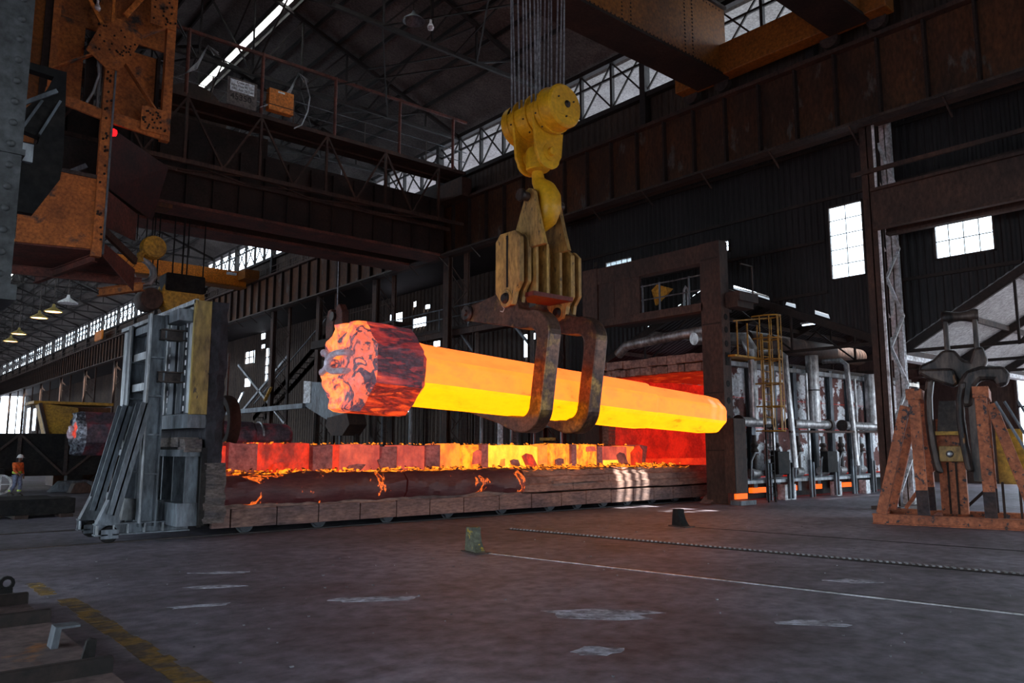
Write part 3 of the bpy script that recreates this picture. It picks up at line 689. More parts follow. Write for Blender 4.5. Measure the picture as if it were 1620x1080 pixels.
make_ingot(ING, -6.9, -5.12, 3.5, 7.45, 1.06, .755, .70, .63, ['hot_steel','hot_steel_lower','hot_steel_upper','scale_crust'], 'scale_crust', 'crust_end', 'crust_bottom')
def staple(t, x, y0, w, h, z, flip, nm='lifting_staple', mt='shackle_steel'):
    s = -1 if flip else 1
    pts = [(x+.15, y0, z+h/2), (x-.10, y0+s*.05, z+h/2)] + [(x-.16, y0 + s*(w*.4 + w*.6*math.sin(R(a))), z + h/2*math.cos(R(a))) for a in range(0, 181, 20)] + [(x-.10, y0+s*.05, z-h/2), (x+.15, y0, z-h/2)]
    MB().tube(pts, .075, 8).obj(nm, mt, t, smooth=True, local=True)
staple(ING, -6.93, -0.35, .75, .42, .05, False)
staple(ING, -6.93, 0.8, .45, .46, .1, True)

# ------------------------------------------------------------------ the C-tongs with their yoke
TG = thing('ingot_tongs', (14.6, 15.9, 2.5), 'brown forged C-hook lifting tongs with tan yoke under the yellow hook', 'lifting tongs')
def c_outline():
    # outline of one C in (y, z), opening towards +Y; limb on the near side
    out = []
    def A(cy, cz, r, a0, a1, n=6): out.extend([(cy + r*math.cos(R(a0+(a1-a0)*k/n)), cz + r*math.sin(R(a0+(a1-a0)*k/n))) for k in range(n+1)])
    out.append((18.05, 5.78)); A(18.1, 6.0, .2, 270, 450, 6)
    out += [(17.4, 6.28), (16.5, 6.42), (16.0, 6.32), (15.75, 5.86)]
    A(15.25, 5.05, .70, 84, 182, 9)                # outer top corner
    A(15.62, 3.24, .76, 184, 262, 9)               # outer bottom corner
    out += [(15.9, 2.50), (16.7, 2.78), (18.0, 3.12), (18.05, 3.2), (16.6, 3.0)]
    A(15.66, 3.24, .32, 262, 184, 6)               # inner bottom corner
    A(15.34, 4.95, .30, 184, 95, 6)               # inner top corner
    out += [(15.7, 5.27), (16.3, 5.42), (17.2, 5.6)]
    return out
for x0 in (13.72, 15.5):
    c = MB().prism([(x0, y, z) for y, z in c_outline()], (.44, 0, 0)).obj('c_hook', 'tong_steel', TG, bevel=.12)
    B(x0-.06, x0+.5, 15.55, 16.0, 5.35, 5.5).obj('rib', 'tong_steel', c) if False else None
    MB().lathe([(0,-.1),(.2,-.1),(.24,-.06),(.24,0)], (x0, 18.0, 6.0), 'x', 18).obj('pin_head', 'oiled_steel', TG, smooth=True)
    MB().lathe([(0,-.16),(.08,-.16),(.1,-.1)], (x0, 18.0, 6.0), 'x', 10).obj('pin_nut', 'oiled_steel', TG)
MB().cyl((13.7,18.0,6.0),(15.96,18.0,6.0),.15,16).obj('spreader_pin', 'oiled_steel', TG, smooth=True)
# chalked "3" on the upper arm
b = MB(); cy, cz, xs = 16.42, 5.98, 13.705
pts = [(xs, cy+.07, cz+.12),(xs, cy-.02, cz+.15),(xs, cy-.07, cz+.09),(xs, cy, cz+.01),(xs, cy-.08, cz-.07),(xs, cy-.02, cz-.15),(xs, cy+.08, cz-.12)]
b.tube(pts, .016, 5).obj('chalk_three', 'mark_white', TG)
# cheeks
def cheek(x0, x1, y0, y1, z0, z1):
    ch = .2
    pts = [(x0,y0+ch,z0+.35),(x0,(y0+y1)/2-.2,z0),(x0,(y0+y1)/2+.2,z0),(x0,y1,z0+.4),(x0,y1,z1-ch),(x0,y1-ch,z1),(x0,y0+ch,z1),(x0,y0,z1-ch),(x0,y0,z0+.6)]
    return MB().prism(pts, (x1-x0,0,0))
for (x0, y0, y1, z0, z1) in ((13.58, 15.55, 16.58, 5.95, 8.0), (15.48, 15.5, 16.5, 5.75, 7.75)):
    ck = cheek(x0, x0+.16, y0, y1, z0, z1).obj('cheek_plate', 'yoke_tan', TG, bevel=.015)
    cheek(x0+.34, x0+.46, y0+.03, y1-.03, z0+.05, z1-.02).obj('cheek_plate', 'yoke_tan', TG, bevel=.015)
    B(x0-.015, x0+.01, (y0+y1)/2-.035, (y0+y1)/2+.035, z0+.5, z1-.1).obj('slot', 'steel_black', ck)
    B(x0-.012, x0+.01, (y0+y1)/2+.0, (y0+y1)/2+.3, z1-.12, z1-.04).obj('top_lip', 'yoke_tan', ck)
    MB().lathe([(0,-.12),(.1,-.12),(.15,-.06),(.15,.02)], (x0, (y0+y1)/2+.05, z0+.2), 'x', 16).obj('pin_head', 'oiled_steel', TG, smooth=True)
    MB().lathe([(.16,-.03),(.24,-.03),(.26,.0)], (x0, (y0+y1)/2+.05, z0+.2), 'x', 18).obj('pin_washer', 'yoke_tan', TG, smooth=True)
# web body between the cheeks
B(14.04, 15.48, 15.86, 15.96, 6.35, 7.75).obj('web_plate', 'yoke_tan', TG, bevel=.01)
B(14.04, 15.48, 16.2, 16.32, 6.25, 7.75).obj('web_plate', 'yoke_tan', TG, bevel=.01)
for x in (14.12, 14.52, 15.02): B(x, x+.09, 15.48, 15.88, 6.3, 7.72).obj('stiffener', 'yoke_tan', TG, bevel=.008)
B(14.0, 15.5, 15.45, 16.4, 6.2, 6.32).obj('bottom_plate', 'red_underside', TG)
# bail plates that take the hook
for x0, ya in ((13.98, 15.62), (15.0, 15.75)):
    pts = [(x0,ya-.62,7.55),(x0,ya+.58,7.55),(x0,ya+.60,8.05),(x0,ya+.2,8.95)] + [(x0, ya + .22*math.cos(R(a)), 9.02 + .22*math.sin(R(a))) for a in (20,55,90,125,160)] + [(x0,ya-.24,8.9),(x0,ya-.45,8.1)]
    MB().prism(pts, (.14,0,0)).obj('bail_plate', 'yoke_tan', TG, bevel=.012)
MB().cyl((13.75,15.66,9.0),(15.35,15.72,9.0),.13,16).obj('bail_pin', 'oiled_steel', TG, smooth=True)
MB().lathe([(0,-.07),(.17,-.07),(.19,0)], (13.75,15.66,9.0), 'x', 16).obj('pin_head', 'oiled_steel', TG, smooth=True)

# ------------------------------------------------------------------ hook block with its wire ropes
HB = thing('hook_block', (14.5, 15.8, 8.7), 'big yellow crane hook block with sheaves and hook', 'hook block')
ax, az = 14.45, 11.45
MB().lathe([(0,14.6),(.56,14.6),(.62,14.66),(.62,15.08)], (ax,0,az), 'y', 36).obj('end_drum', 'hook_yellow', HB, smooth=True)
hub = MB().lathe([(0,-.10),(.04,-.10),(.06,-.07),(.10,-.04),(.11,0)], (ax+.06,14.62,az+.05), 'y', 16).obj('hub_cap', 'oiled_steel', HB, smooth=True)
b = MB()
for a in (30, 150, 270): b.cyl((ax+.33*math.cos(R(a)),14.56,az+.33*math.sin(R(a))),(ax+.33*math.cos(R(a)),14.62,az+.33*math.sin(R(a))),.025,8)
b.obj('bolt', 'steel_dark', HB)
B(ax-.28, ax+.2, 14.585, 14.605, az-.30, az-.27).obj('raised_bar', 'hook_yellow', HB)
MB().lathe([(.62,16.4),(.60,16.68),(.45,16.78),(0,16.78)], (ax,0,az), 'y', 32).obj('end_drum', 'hook_yellow', HB, smooth=True)
MB().cyl((ax,15.0,az),(ax,16.45,az),.44,28).obj('core_drum', 'hook_yellow', HB, smooth=True)
# lower rope guard (shell) under the sheaves
b = MB(); n = 18
for k in range(n):
    a0, a1 = R(165 + 210*k/n), R(165 + 210*(k+1)/n)
    p = [(ax + .60*math.cos(a), y, az + .60*math.sin(a)) for a in (a0, a1) for y in (15.05, 16.42)]
    q = [(ax + .57*math.cos(a), y, az + .57*math.sin(a)) for a in (a0, a1) for y in (15.05, 16.42)]
    b.add(p + q, [(0,1,3,2),(4,6,7,5),(0,4,5,1),(2,3,7,6),(0,2,6,4),(1,5,7,3)])
b.obj('rope_guard', 'hook_yellow', HB, smooth=True)
for y in (15.16, 15.34, 15.52, 15.70, 15.88, 16.06, 16.22, 16.36):
    MB().lathe([(.36,-.06),(.54,-.05),(.57,-.03),(.50,0),(.57,.03),(.54,.05),(.36,.06)], (ax,y,az), 'y', 30).obj('sheave', 'hook_yellow', HB, smooth=True)
for y in (15.06, 15.58, 16.1):
    MB().ring([(ax + .66*math.cos(R(a)), y, az + .66*math.sin(R(a))) for a in range(0,360,12)], [(ax + .56*math.cos(R(a)), y, az + .56*math.sin(R(a))) for a in range(0,360,12)], (0,.05,0)).obj('guard_band', 'hook_yellow', HB)
    bb = MB()
    for a in (200, 235, 305, 340): bb.cyl((ax+.66*math.cos(R(a)), y+.09, az+.66*math.sin(R(a))),(ax+.69*math.cos(R(a)), y+.09, az+.69*math.sin(R(a))),.025,6)
    bb.obj('bolt', 'steel_dark', HB)
# side plates down to the trunnion
for y0 in (15.28, 16.12):
    o = []
    for k in range(9): a = R(180 - 180*k/8*1.0); o.append((ax + .62*math.cos(a), y0, az + .62*math.sin(a)*.35 + .1))
    o += [(ax+.48, y0, 10.25)] + [(ax + .40*math.cos(R(a)), y0, 10.12 + .30*math.sin(R(a))) for a in range(0, -181, -20)] + [(ax-.48, y0, 10.25)]
    MB().prism(o, (0,.09,0)).obj('side_plate', 'hook_yellow', HB, bevel=.012)
    MB().lathe([(0,-.17),(.11,-.17),(.13,-.15),(.13,-.03),(.25,-.03),(.26,.02)], (ax+.03, y0, 10.3), 'y', 18).obj('trunnion_cap', 'hook_yellow', HB, smooth=True)
MB().cyl((ax,15.3,10.3),(ax,16.2,10.3),.20,18).obj('trunnion', 'hook_yellow', HB, smooth=True)
MB().lathe([(0,.62),(.30,.62),(.34,.56),(.34,.04),(.30,0),(0,0)], (ax, 15.75, 9.88), 'z', 26).obj('swivel_housing', 'hook_yellow', HB, smooth=True)
# the hook: tapered sweep in the plane X=const, opening towards +Y
def hook(t, x, y, z, s, mt, name='hook'):
    path = [(0,.55),(0,.25),(-.03,.05),(-.16,-.12),(-.36,-.30),(-.50,-.55),(-.50,-.82),(-.36,-1.05),(-.10,-1.16),(.16,-1.10),(.34,-.92),(.40,-.72)]
    rad = [.16,.17,.19,.24,.29,.315,.325,.33,.31,.25,.17,.08]
    P = []; RR = []
    for i in range(len(path)-1):
        for q in range(3):
            f = q/3; P.append((x, y + s*(path[i][0]+(path[i+1][0]-path[i][0])*f), z + s*(path[i][1]+(path[i+1][1]-path[i][1])*f))); RR.append(s*(rad[i]+(rad[i+1]-rad[i])*f))
    P.append((x, y+s*path[-1][0], z+s*path[-1][1])); RR.append(s*rad[-1])
    return MB().tube(P, RR, 14).obj(name, mt, t, smooth=True)
hook(HB, ax+.08, 15.85, 9.55, 1.0, 'hook_yellow')
MB().cyl((ax+.08,15.85,9.6),(ax+.08,15.85,9.92),.16,16).obj('shank_nut', 'oiled_steel', HB, smooth=True)
ra = random.Random(2)
for i, y in enumerate((15.12,15.20,15.28,15.36,15.45,15.53,15.62,15.70,15.79,15.88,15.97,16.05,16.13,16.21,16.3,16.38)):
    x = ax + (.50 if i % 2 else -.50)
    MB().cyl((x, y, az+.05),(x + ra.uniform(-.12,.12) + (.12 if i % 2 else -.12), y + ra.uniform(-.15,.15), 18.6),.026,6).obj('wire_rope', 'rope', HB)

# ------------------------------------------------------------------ the overhead cranes
def crane(name, y0, y1, z0, z1, label, mt, x0=1.6, x1=27.5, gy=0.9):
    t = thing(name, (14.5, (y0+y1)/2, z0), label, 'overhead crane'); 
    return t
CC = crane('overhead_crane', 13, 19, 17.4, 20.4, 'near overhead crane with rust-orange riveted box girders carrying the hook block', 'crane_orange')
for (ya, yb) in ((17.85, 19.2), (11.9, 13.2)):
    g = B(1.6, 27.2, ya, yb, 17.62, 20.6).obj('box_girder', 'crane_orange', CC)
    B(1.6, 27.2, ya-.12, yb+.12, 17.5, 17.62).obj('flange', 'rust_dark', g); B(1.6, 27.2, ya-.12, yb+.12, 20.6, 20.72).obj('flange', 'rust_dark', g)
    b = MB()
    for x in (16.6, 17.1, 20.6, 21.1, 24.4, 24.9):
        z = 17.75
        while z < 20.5: b.box(x-.03, x+.03, ya-.02, ya, z-.03, z+.03); z += .16
    x = 9.0
    while x < 27: b.box(x-.025, x+.025, ya-.02, ya, 17.72, 17.77).box(x-.025, x+.025, ya-.02, ya, 20.44, 20.49); x += .22
    tag(b.obj('rivet', 'rust_dark', g), kind='stuff')
EC = B(26.75, 27.45, 11.0, 20.2, 17.55, 18.9).obj('end_carriage', 'crane_orange', CC, bevel=.04)
for y in (11.6, 13.4, 18.2, 19.8): MB().cyl((27.3,y,17.5),(27.55,y,17.5),.36,18).obj('wheel', 'steel_dark', CC)
tr = B(13.0, 16.2, 13.3, 17.7, 20.8, 21.4).obj('trolley_frame', 'rust_brown', CC); MB().cyl((13.2,14,21.6),(13.2,17.4,21.6),.5,20).obj('rope_drum', 'rust_brown', CC); MB().cyl((15.2,14,21.6),(15.2,17.4,21.6),.5,20).obj('rope_drum', 'rust_brown', CC)
for y in (14.6, 15.4, 16.2, 17.0): MB().cyl((13.9,y,19.6),(15.1,y,19.6),.1,8).obj('equalizer_pin', 'rust_dark', CC)
for x in (13.5, 15.7): B(x-.06, x+.06, 14, 17.4, 18.6, 20.8).obj('hanger_plate', 'rust_brown', CC)
B(13.4, 15.8, 13.2, 17.85, 18.6, 18.8).obj('rope_crosshead', 'rust_red', CC)
# lamps hung below the near crane's walkway
for (x, y, z) in ((17.6, 27.2, 20.6),):
    l = thing('high_bay_lamp', (x, y, z), 'unlit grey dish lamp hanging under the roof', 'lamp')
    MB().lathe([(.05,.5),(.12,.35),(.45,.08),(.5,0),(.46,.0),(.1,.28)], (x,y,z), 'z', 20).obj('lamp_shade', 'steel_grey', l, smooth=True); MB().cyl((x,y,z+.45),(x,y,rz(x)+.02),.02,6).obj('hanger', 'steel_dark', l)
l = thing('bulkhead_lamp', (18.3, 26.9, 20.3), 'small glass bulb lamp beside the dish lamp', 'lamp')
MB().lathe([(0,0),(.12,.05),(.16,.16),(.10,.3),(.06,.36),(.06,.5),(0,.5)], (18.3,26.9,20.3), 'z', 14).obj('bulb', 'bulb', l, smooth=True); MB().cyl((18.3,26.9,20.8),(18.3,26.9,rz(18.3)-.1),.02,6).obj('hanger', 'steel_dark', l)

# second crane, further down: lattice walkway girder, box girders, sign, trolley
CA = crane('overhead_crane', 36, 42, 13.6, 18, 'far dark overhead crane with lattice walkway girder, railing and number board', 'rust_dark')
for (ya, yb) in ((38.2, 39.6), (41.6, 43.0)):
    B(1.6, 27.2, ya, yb, 13.75, 17.2).obj('box_girder', 'rust_dark', CA)
    fl_ = B(1.6, 27.2, ya-.25, yb+.25, 13.6, 13.75).obj('bottom_flange', 'rust_red', CA)
for x in [4 + 1.3*k for k in range(18)]: B(x-.03, x+.03, 38.0, 38.22, 13.8, 17.0).obj('stiffener', 'rust_dark', CA)
for z in (15.15, 18.3):
    MB().bar((1.8,36,z),(27.0,36,z),.16,.2).bar((1.8,37.4,z),(27.0,37.4,z),.16,.2).obj('chord', 'rust_brown', CA)
B(1.8, 27.2, 36.0, 38.2, 18.3, 18.4).obj('walkway_plate', 'steel_dark', CA)
xs = [3.9 + 3.55*k for k in range(7)]
for k, x in enumerate(xs):
    MB().bar((x,36,15.2),(x,36,18.3),.12).obj('truss_post', 'rust_brown', CA)
    if k < 6: MB().bar((x,36,18.25),(x+1.78,36,15.2),.09).bar((x+1.78,36,15.2),(x+3.55,36,18.25),.09).obj('truss_diagonal', 'rust_brown', CA)
    if k < 6: MB().bar((x,36,15.15),(x+3.55,37.4,15.15),.07).bar((x+3.55,36,15.15),(x,37.4,15.15),.07).obj('plan_brace', 'rust_brown', CA)
for x in (3.9, 7.4, 10.9, 14.5, 18.5, 22.5, 26.2): MB().cyl((x,36,18.3),(x,36,21.6),.09,8).obj('rail_post', 'rust_red', CA)
for x in (12.1, 16.2, 20.3, 24.3): B(x-.03,x+.03,35.97,36.03,18.3,19.6).obj('handrail_post', 'steel_dark', CA)
MB().bar((3.9,36,21.5),(27.2,36,21.5),.14,.14).obj('conductor_rail', 'rust_red', CA)
for z in (19.0, 19.6): MB().cyl((3.9,36,z),(27.2,36,z),.025,6).obj('handrail', 'steel_grey', CA)
sg = B(12.75, 14.2, 35.86, 35.92, 18.42, 19.8).obj('number_board', 'sign_board', CA)
B(12.87, 14.05, 35.83, 35.86, 19.12, 19.70).obj('notice_sheet', 'sign_white', sg)
def text(body, loc, size, mt, parent, name='lettering', rot=(R(90),0,0), sx=1):
    c = bpy.data.curves.new(name, 'FONT'); c.body = body; c.size = size; c.extrude = .004; c.align_x = 'CENTER'; c.align_y = 'CENTER'
    c.materials.append(MATS[mt]); o = bpy.data.objects.new(name, c); COL.objects.link(o); o.parent = parent
    bpy.context.view_layer.update(); dg = bpy.context.evaluated_depsgraph_get()
    me = bpy.data.meshes.new_from_object(o.evaluated_get(dg)); bpy.data.objects.remove(o)
    o = bpy.data.objects.new(name, me); COL.objects.link(o); o.parent = parent
    o.location = V(loc) - OFF.get(parent.name, V(0,0,0)); o.rotation_euler = rot; o.scale = (sx,1,1); return o
text('45350', (13.42, 35.85, 18.86), .42, 'print_black', sg)
text('Crane #1', (13.46, 35.82, 19.60), .15, 'print_black', sg)
text('SWL Main 90 Ton', (13.46, 35.82, 19.42), .15, 'print_black', sg)
text('SWL Aux 25 Ton', (13.46, 35.82, 19.24), .15, 'print_black', sg)
ob = B(14.8, 16.1, 35.8, 36.2, 18.72, 19.85).obj('control_box', 'box_orange', CA, bevel=.03)
B(14.8, 16.1, 35.78, 35.80, 18.98, 19.02).obj('door_seam', 'steel_dark', ob); B(15.25, 15.6, 35.77, 35.80, 19.68, 19.76).obj('nameplate', 'sign_white', ob)
for (px, pz) in ((12.0, 20.9), (16.6, 21.0)):
    for k in range(4):
        e = (px-1.6-.2*k, 35.9, 19.0-.1*k)
        MB().tube([(px+.3*math.sin(k), 35.9, pz-.1*k), (px-.25, 35.9, pz+.12), (px-.7, 35.9, pz-.9-.1*k), (px-1.2, 35.9, pz-1.6), e], .025, 5).obj('cable', 'steel_pale', CA)
MB().tube([(16.7,35.9,20.9),(17.0,35.9,20.0),(16.9,35.9,19.2),(16.6,35.9,18.4),(16.2,35.9,18.1)], .035, 5).obj('cable', 'steel_pale', CA)
MB().cyl((12.4,39.5,18.9),(12.4,41.5,18.9),1.7,28).obj('rope_drum', 'rust_brown', CA, smooth=True)
B(9.5, 16, 38.6, 42.6, 17.3, 18.3).obj('trolley_frame', 'rust_dark', CA)
B(26.75, 27.45, 35.8, 44, 16.9, 18.0).obj('end_carriage', 'rust_brown', CA)
for k, x in enumerate((11.0, 11.25, 12.0, 12.5, 12.75, 13.6)):
    MB().cyl((x, 39.9+.1*k, 10.0),(x+.03, 39.9+.1*k, 17.5),.035,6).obj('wire_rope', 'steel_black', CA)
for k, x in enumerate((9.7, 10.1, 10.35)): MB().cyl((x, 37.9, 11.6),(x, 37.9, 17),.03,6).obj('wire_rope', 'steel_black', CA)
B(9.6, 11.2, 38.0, 39.0, 14.9-1.5, 15.0-1.4).obj('access_hatch', 'rust_girder', CA)
HK = thing('auxiliary_hook', (10.2, 38, 9.8), 'small yellow auxiliary crane hook below the cab', 'crane hook')
MB().lathe([(0,-.3),(.5,-.3),(.55,-.2),(.42,0),(.55,.2),(.5,.3),(0,.3)], (10.45,38,11.35), 'y', 20).obj('sheave_block', 'machine_yellow', HK, smooth=True)
MB().tube([(10.2,38,11.3),(9.9,38,10.9),(9.95,38,10.6)], .16, 8).obj('shank', 'machine_yellow', HK, smooth=True)
hk = [(9.95,38,10.75),(10.25,38,10.62),(10.5,38,10.35),(10.55,38,10.0),(10.35,38,9.68),(10.0,38,9.58),(9.7,38,9.78),(9.62,38,10.1)]
MB().tube(hk, [.12,.14,.16,.18,.19,.18,.14,.07], 10).obj('hook', 'steel_pale', HK, smooth=True)
H2 = thing('rope_sheave_block', (12.3, 39.9, 8.8), 'yellow and black rope block behind the top of the furnace door', 'hook block')
MB().lathe([(0,-.5),(1.0,-.5),(1.05,-.4),(.85,0),(1.05,.4),(1.0,.5),(0,.5)], (12.4,39.9,9.5), 'y', 24).obj('sheave', 'machine_yellow', H2, smooth=True)
MB().cyl((12.4,39.9,10.4),(12.4,39.9,13.7),.04,6).obj('wire_rope', 'steel_black', H2)
B(11.5, 13.4, 39.3, 40.5, 9.7, 10.6).obj('guard', 'steel_black', H2, bevel=.1)
MB().lathe([(0,-.6),(.5,-.6),(.55,-.5),(.55,.5),(.5,.6),(0,.6)], (10.9,39.9,9.2), 'y', 20).obj('side_sheave', 'rust_brown', H2, smooth=True)

# third crane, far down the bay
CF = crane('overhead_crane', 68, 70, 16.5, 17.6, 'distant bright orange box-girder crane down the bay', 'beam_orange')
B(4, 26.8, 68.2, 69.2, 16.4, 17.75).obj('box_girder', 'beam_orange', CF)
B(4, 26.8, 68.0, 69.4, 16.3, 16.42).obj('bottom_flange', 'crane_orange', CF)
B(26.0, 27.3, 66.5, 71, 16.9, 17.7).obj('end_carriage', 'crane_orange', CF)
MB().ring([(17.1+.35*math.cos(R(a)),68.18,17.1+.35*math.sin(R(a))) for a in range(0,360,20)],[(17.1+.30*math.cos(R(a)),68.18,17.1+.30*math.sin(R(a))) for a in range(0,360,20)],(0,.02,0)).obj('painted_ring', 'print_black', CF)
B(25.0, 25.9, 68.17, 68.2, 17.35, 17.6).obj('nameplate', 'sign_white', CF)

# crane driver's cab hanging beside the left runway, with braced cage above it
CB = thing('crane_cab', (6.5, 33, 8), 'rust-orange riveted crane driver cab with cross-braced cage hanging top left', 'crane cab')
Yc = 32.0
MB().prism([(4.2,Yc,9.35),(6.75,Yc,9.5),(6.7,Yc,12.2),(5.1,Yc,12.2),(5.05,Yc,11.6),(4.2,Yc,10.6)], (0,.12,0)).obj('front_panel', 'cab_orange', CB)
B(5.05, 6.7, Yc-.08, Yc+.1, 12.2, 12.34).obj('window_sill', 'steel_dark', CB)
B(6.62, 6.95, Yc-.16, Yc+.1, 9.2, 17.4).obj('corner_post', 'cab_orange', CB)
B(6.95, 7.02, Yc-.2, Yc+.1, 9.3, 17.3).obj('post_angle', 'steel_grey', CB)
# slanted side panels running back and outward
def quad(pts, th=(0,.1,0)): return MB().prism(pts, th)
quad([(6.95,32.1,11.95),(8.7,34.2,11.75),(8.7,34.2,10.6),(6.95,32.1,10.5)]).obj('side_panel', 'rust_red', CB)
quad([(6.95,32.1,9.9),(8.75,34.2,9.4),(8.75,34.2,8.5),(6.95,32.1,9.4)]).obj('side_panel', 'rust_red', CB)
MB().bar((6.95,32.1,10.35),(8.75,34.2,9.75),.14,.3).obj('side_rail', 'rust_brown', CB)
quad([(4.2,Yc+.1,9.3),(6.8,Yc+.1,9.45),(9.2,36.8,9.3),(4.4,36.8,9.1)], (0,0,.1)).obj('floor_plate', 'rust_red', CB)
MB().ibeam((4.2,35.2,8.95),(9.3,35.2,9.1),.2,.35).obj('floor_joist', 'rust_red', CB)
MB().ibeam((6.8,Yc+.2,9.2),(5.6,36.5,8.9),.2,.3).obj('floor_joist', 'rust_red', CB); MB().ibeam((9.2,34.6,8.8),(8.0,36.6,8.7),.25,.35).obj('floor_joist', 'cab_orange', CB)
# cab interior back and window void
B(4.6, 9.0, 35.0, 35.1, 12.0, 14.7).obj('cab_back', 'rust_dark', CB)
quad([(7.0,32.3,14.5),(10.2,35.5,14.5),(9.6,35.3,11.9),(7.2,32.5,12.1)]).obj('side_window_panel', 'cab_red', CB)
MB().bar((5.15,32.6,12.3),(5.0,32.6,13.2),.08).bar((5.6,32.8,12.3),(6.4,32.8,12.9),.18).obj('control_lever', 'steel_grey', CB)
B(5.5, 6.5, 33, 33.6, 12.3, 12.6).obj('seat_pad', 'red_underside', CB)
for (x, z, h) in ((7.12, 14.25, .14), (5.1, 12.9, .5)):
    MB().lathe([(0,-.16),(.12,-.12),(.16,0),(.12,.12),(0,.16)], (x, Yc+.2, z), 'x' if h < .2 else 'z', 12).obj('red_lamp', 'lamp_red', CB, smooth=True)
# braced cage
B(8.78, 9.12, Yc-.15, Yc+.15, 14.3, 21.4).obj('cage_post', 'cab_orange', CB); B(4.75, 5.0, Yc-.1, Yc+.15, 14.6, 21.5).obj('cage_post', 'cab_orange', CB)
MB().bar((4.7,Yc,15.1),(6.8,Yc,14.75),.12,.4).bar((6.9,Yc,14.75),(9.1,Yc,14.55),.12,.45).obj('bottom_rail', 'cab_orange', CB)
gc = (6.9, Yc-.06, 17.6)
for q in ((4.8,16.0),(8.9,15.0),(8.9,19.2)): MB().bar(gc,(q[0],Yc-.06,q[1]),.06,.30,up=(0,1,0)).obj('cross_brace', 'cab_orange', CB)
MB().bar((6.55,Yc-.1,18.1),(4.9,Yc-.1,20.9),.1,.14).obj('cross_brace', 'box_orange', CB); MB().bar((7.2,Yc-.1,19.0),(8.1,Yc-.1,20.6),.1,.2).obj('cross_brace', 'box_orange', CB); MB().bar((6.75,Yc-.1,17.9),(6.75,Yc-.1,21),.1,.12).obj('hanger_rod', 'box_orange', CB)
gp = MB().prism([(5.9,Yc-.23,17.1),(6.3,Yc-.23,18.2),(7.0,Yc-.23,18.75),(7.9,Yc-.23,18.35),(7.6,Yc-.23,17.6),(7.1,Yc-.23,16.6),(6.6,Yc-.23,16.6)], (0,.05,0)).obj('gusset', 'cab_orange', CB)
for (x0, x1, z0, z1) in ((8.0, 9.05, 14.5, 15.5), (8.1, 9.1, 19.0, 20.9)): B(x0, x1, Yc-.2, Yc-.15, z0, z1).obj('gusset', 'cab_orange', CB)
rb = MB(); ra = random.Random(9)
for (x0, x1, z0, z1, n) in ((8.05,9.0,14.6,15.4,26),(8.2,9.05,19.1,20.8,26),(6.2,7.6,17.2,18.3,26),(6.7,6.9,9.6,16.5,30)):
    for _ in range(n): x, z = ra.uniform(x0,x1), ra.uniform(z0,z1); rb.box(x-.03,x+.03,Yc-.26,Yc-.15,z-.03,z+.03)
tag(rb.obj('rivet', 'rust_dark', CB), kind='stuff')
B(4.9, 6.0, Yc+.7, Yc+.8, 15.2, 18.6).obj('cage_panel', 'cab_orange', CB); B(7.1, 8.65, Yc+.7, Yc+.8, 15.0, 18.0).obj('cage_panel', 'cab_orange', CB); B(4.9, 9, Yc+.9, Yc+1, 18.5, 21.5).obj('cage_panel', 'cab_orange', CB)
B(6.1, 6.45, Yc+.6, Yc+.8, 15, 18).obj('panel_stile', 'rust_dark', CB); B(8.66, 8.78, Yc+.5, Yc+.8, 15, 18).obj('panel_stile', 'rust_dark', CB)
MB().tube([(6.4,Yc,18.2),(6.35,Yc,17.2),(6.45,Yc,16.3),(6.3,Yc,15.6),(6.1,Yc,15.1)], .05, 6).obj('conduit', 'steel_pale', CB); B(6.45, 6.55, Yc+.1, Yc+.25, 14.9, 17.2).obj('conduit', 'steel_pale', CB)
MB().lathe([(0,0),(.1,.04),(.13,.14),(.08,.26),(.05,.3),(.05,.45),(0,.45)], (6.2,Yc-.1,18.8), 'z', 12).obj('light_bulb', 'bulb', CB, smooth=True)
B(6.1, 6.3, Yc-.1, Yc+.7, 19.25, 19.4).obj('lamp_arm', 'steel_dark', CB)
B(4.1, 4.5, Yc, Yc+.4, 12.2, 21.4).obj('hanger_column', 'crane_orange', CB); B(4.5, 4.75, Yc-.05, Yc+.4, 12.2, 21.4).obj('hanger_column', 'rust_dark', CB)

# ------------------------------------------------------------------ bogie hearth (furnace car) drawn out of the furnace
CAR = thing('furnace_car', (16.5, 21, 0), 'long refractory-lined furnace bogie with glowing hot blocks on its deck', 'furnace car')
X0, X1 = 6.95, 28.5
B(X0, X1, 19.35, 23.2, .22, .62).obj('underframe', 'steel_black', CAR)
xs = [7.35]
ra = random.Random(4)
while xs[-1] < X1-.3: xs.append(xs[-1] + ra.uniform(1.1, 1.4))
for a, c in zip(xs, xs[1:]): B(a+.012, min(c,X1)-.012, 18.98, 19.1, .19+ra.uniform(-.01,.01), .64+ra.uniform(-.015,.015)).obj('side_plate', 'side_plate', CAR, bevel=.012)
B(6.9, 7.33, 18.98, 19.1, .2, .66).obj('side_plate', 'side_plate', CAR)
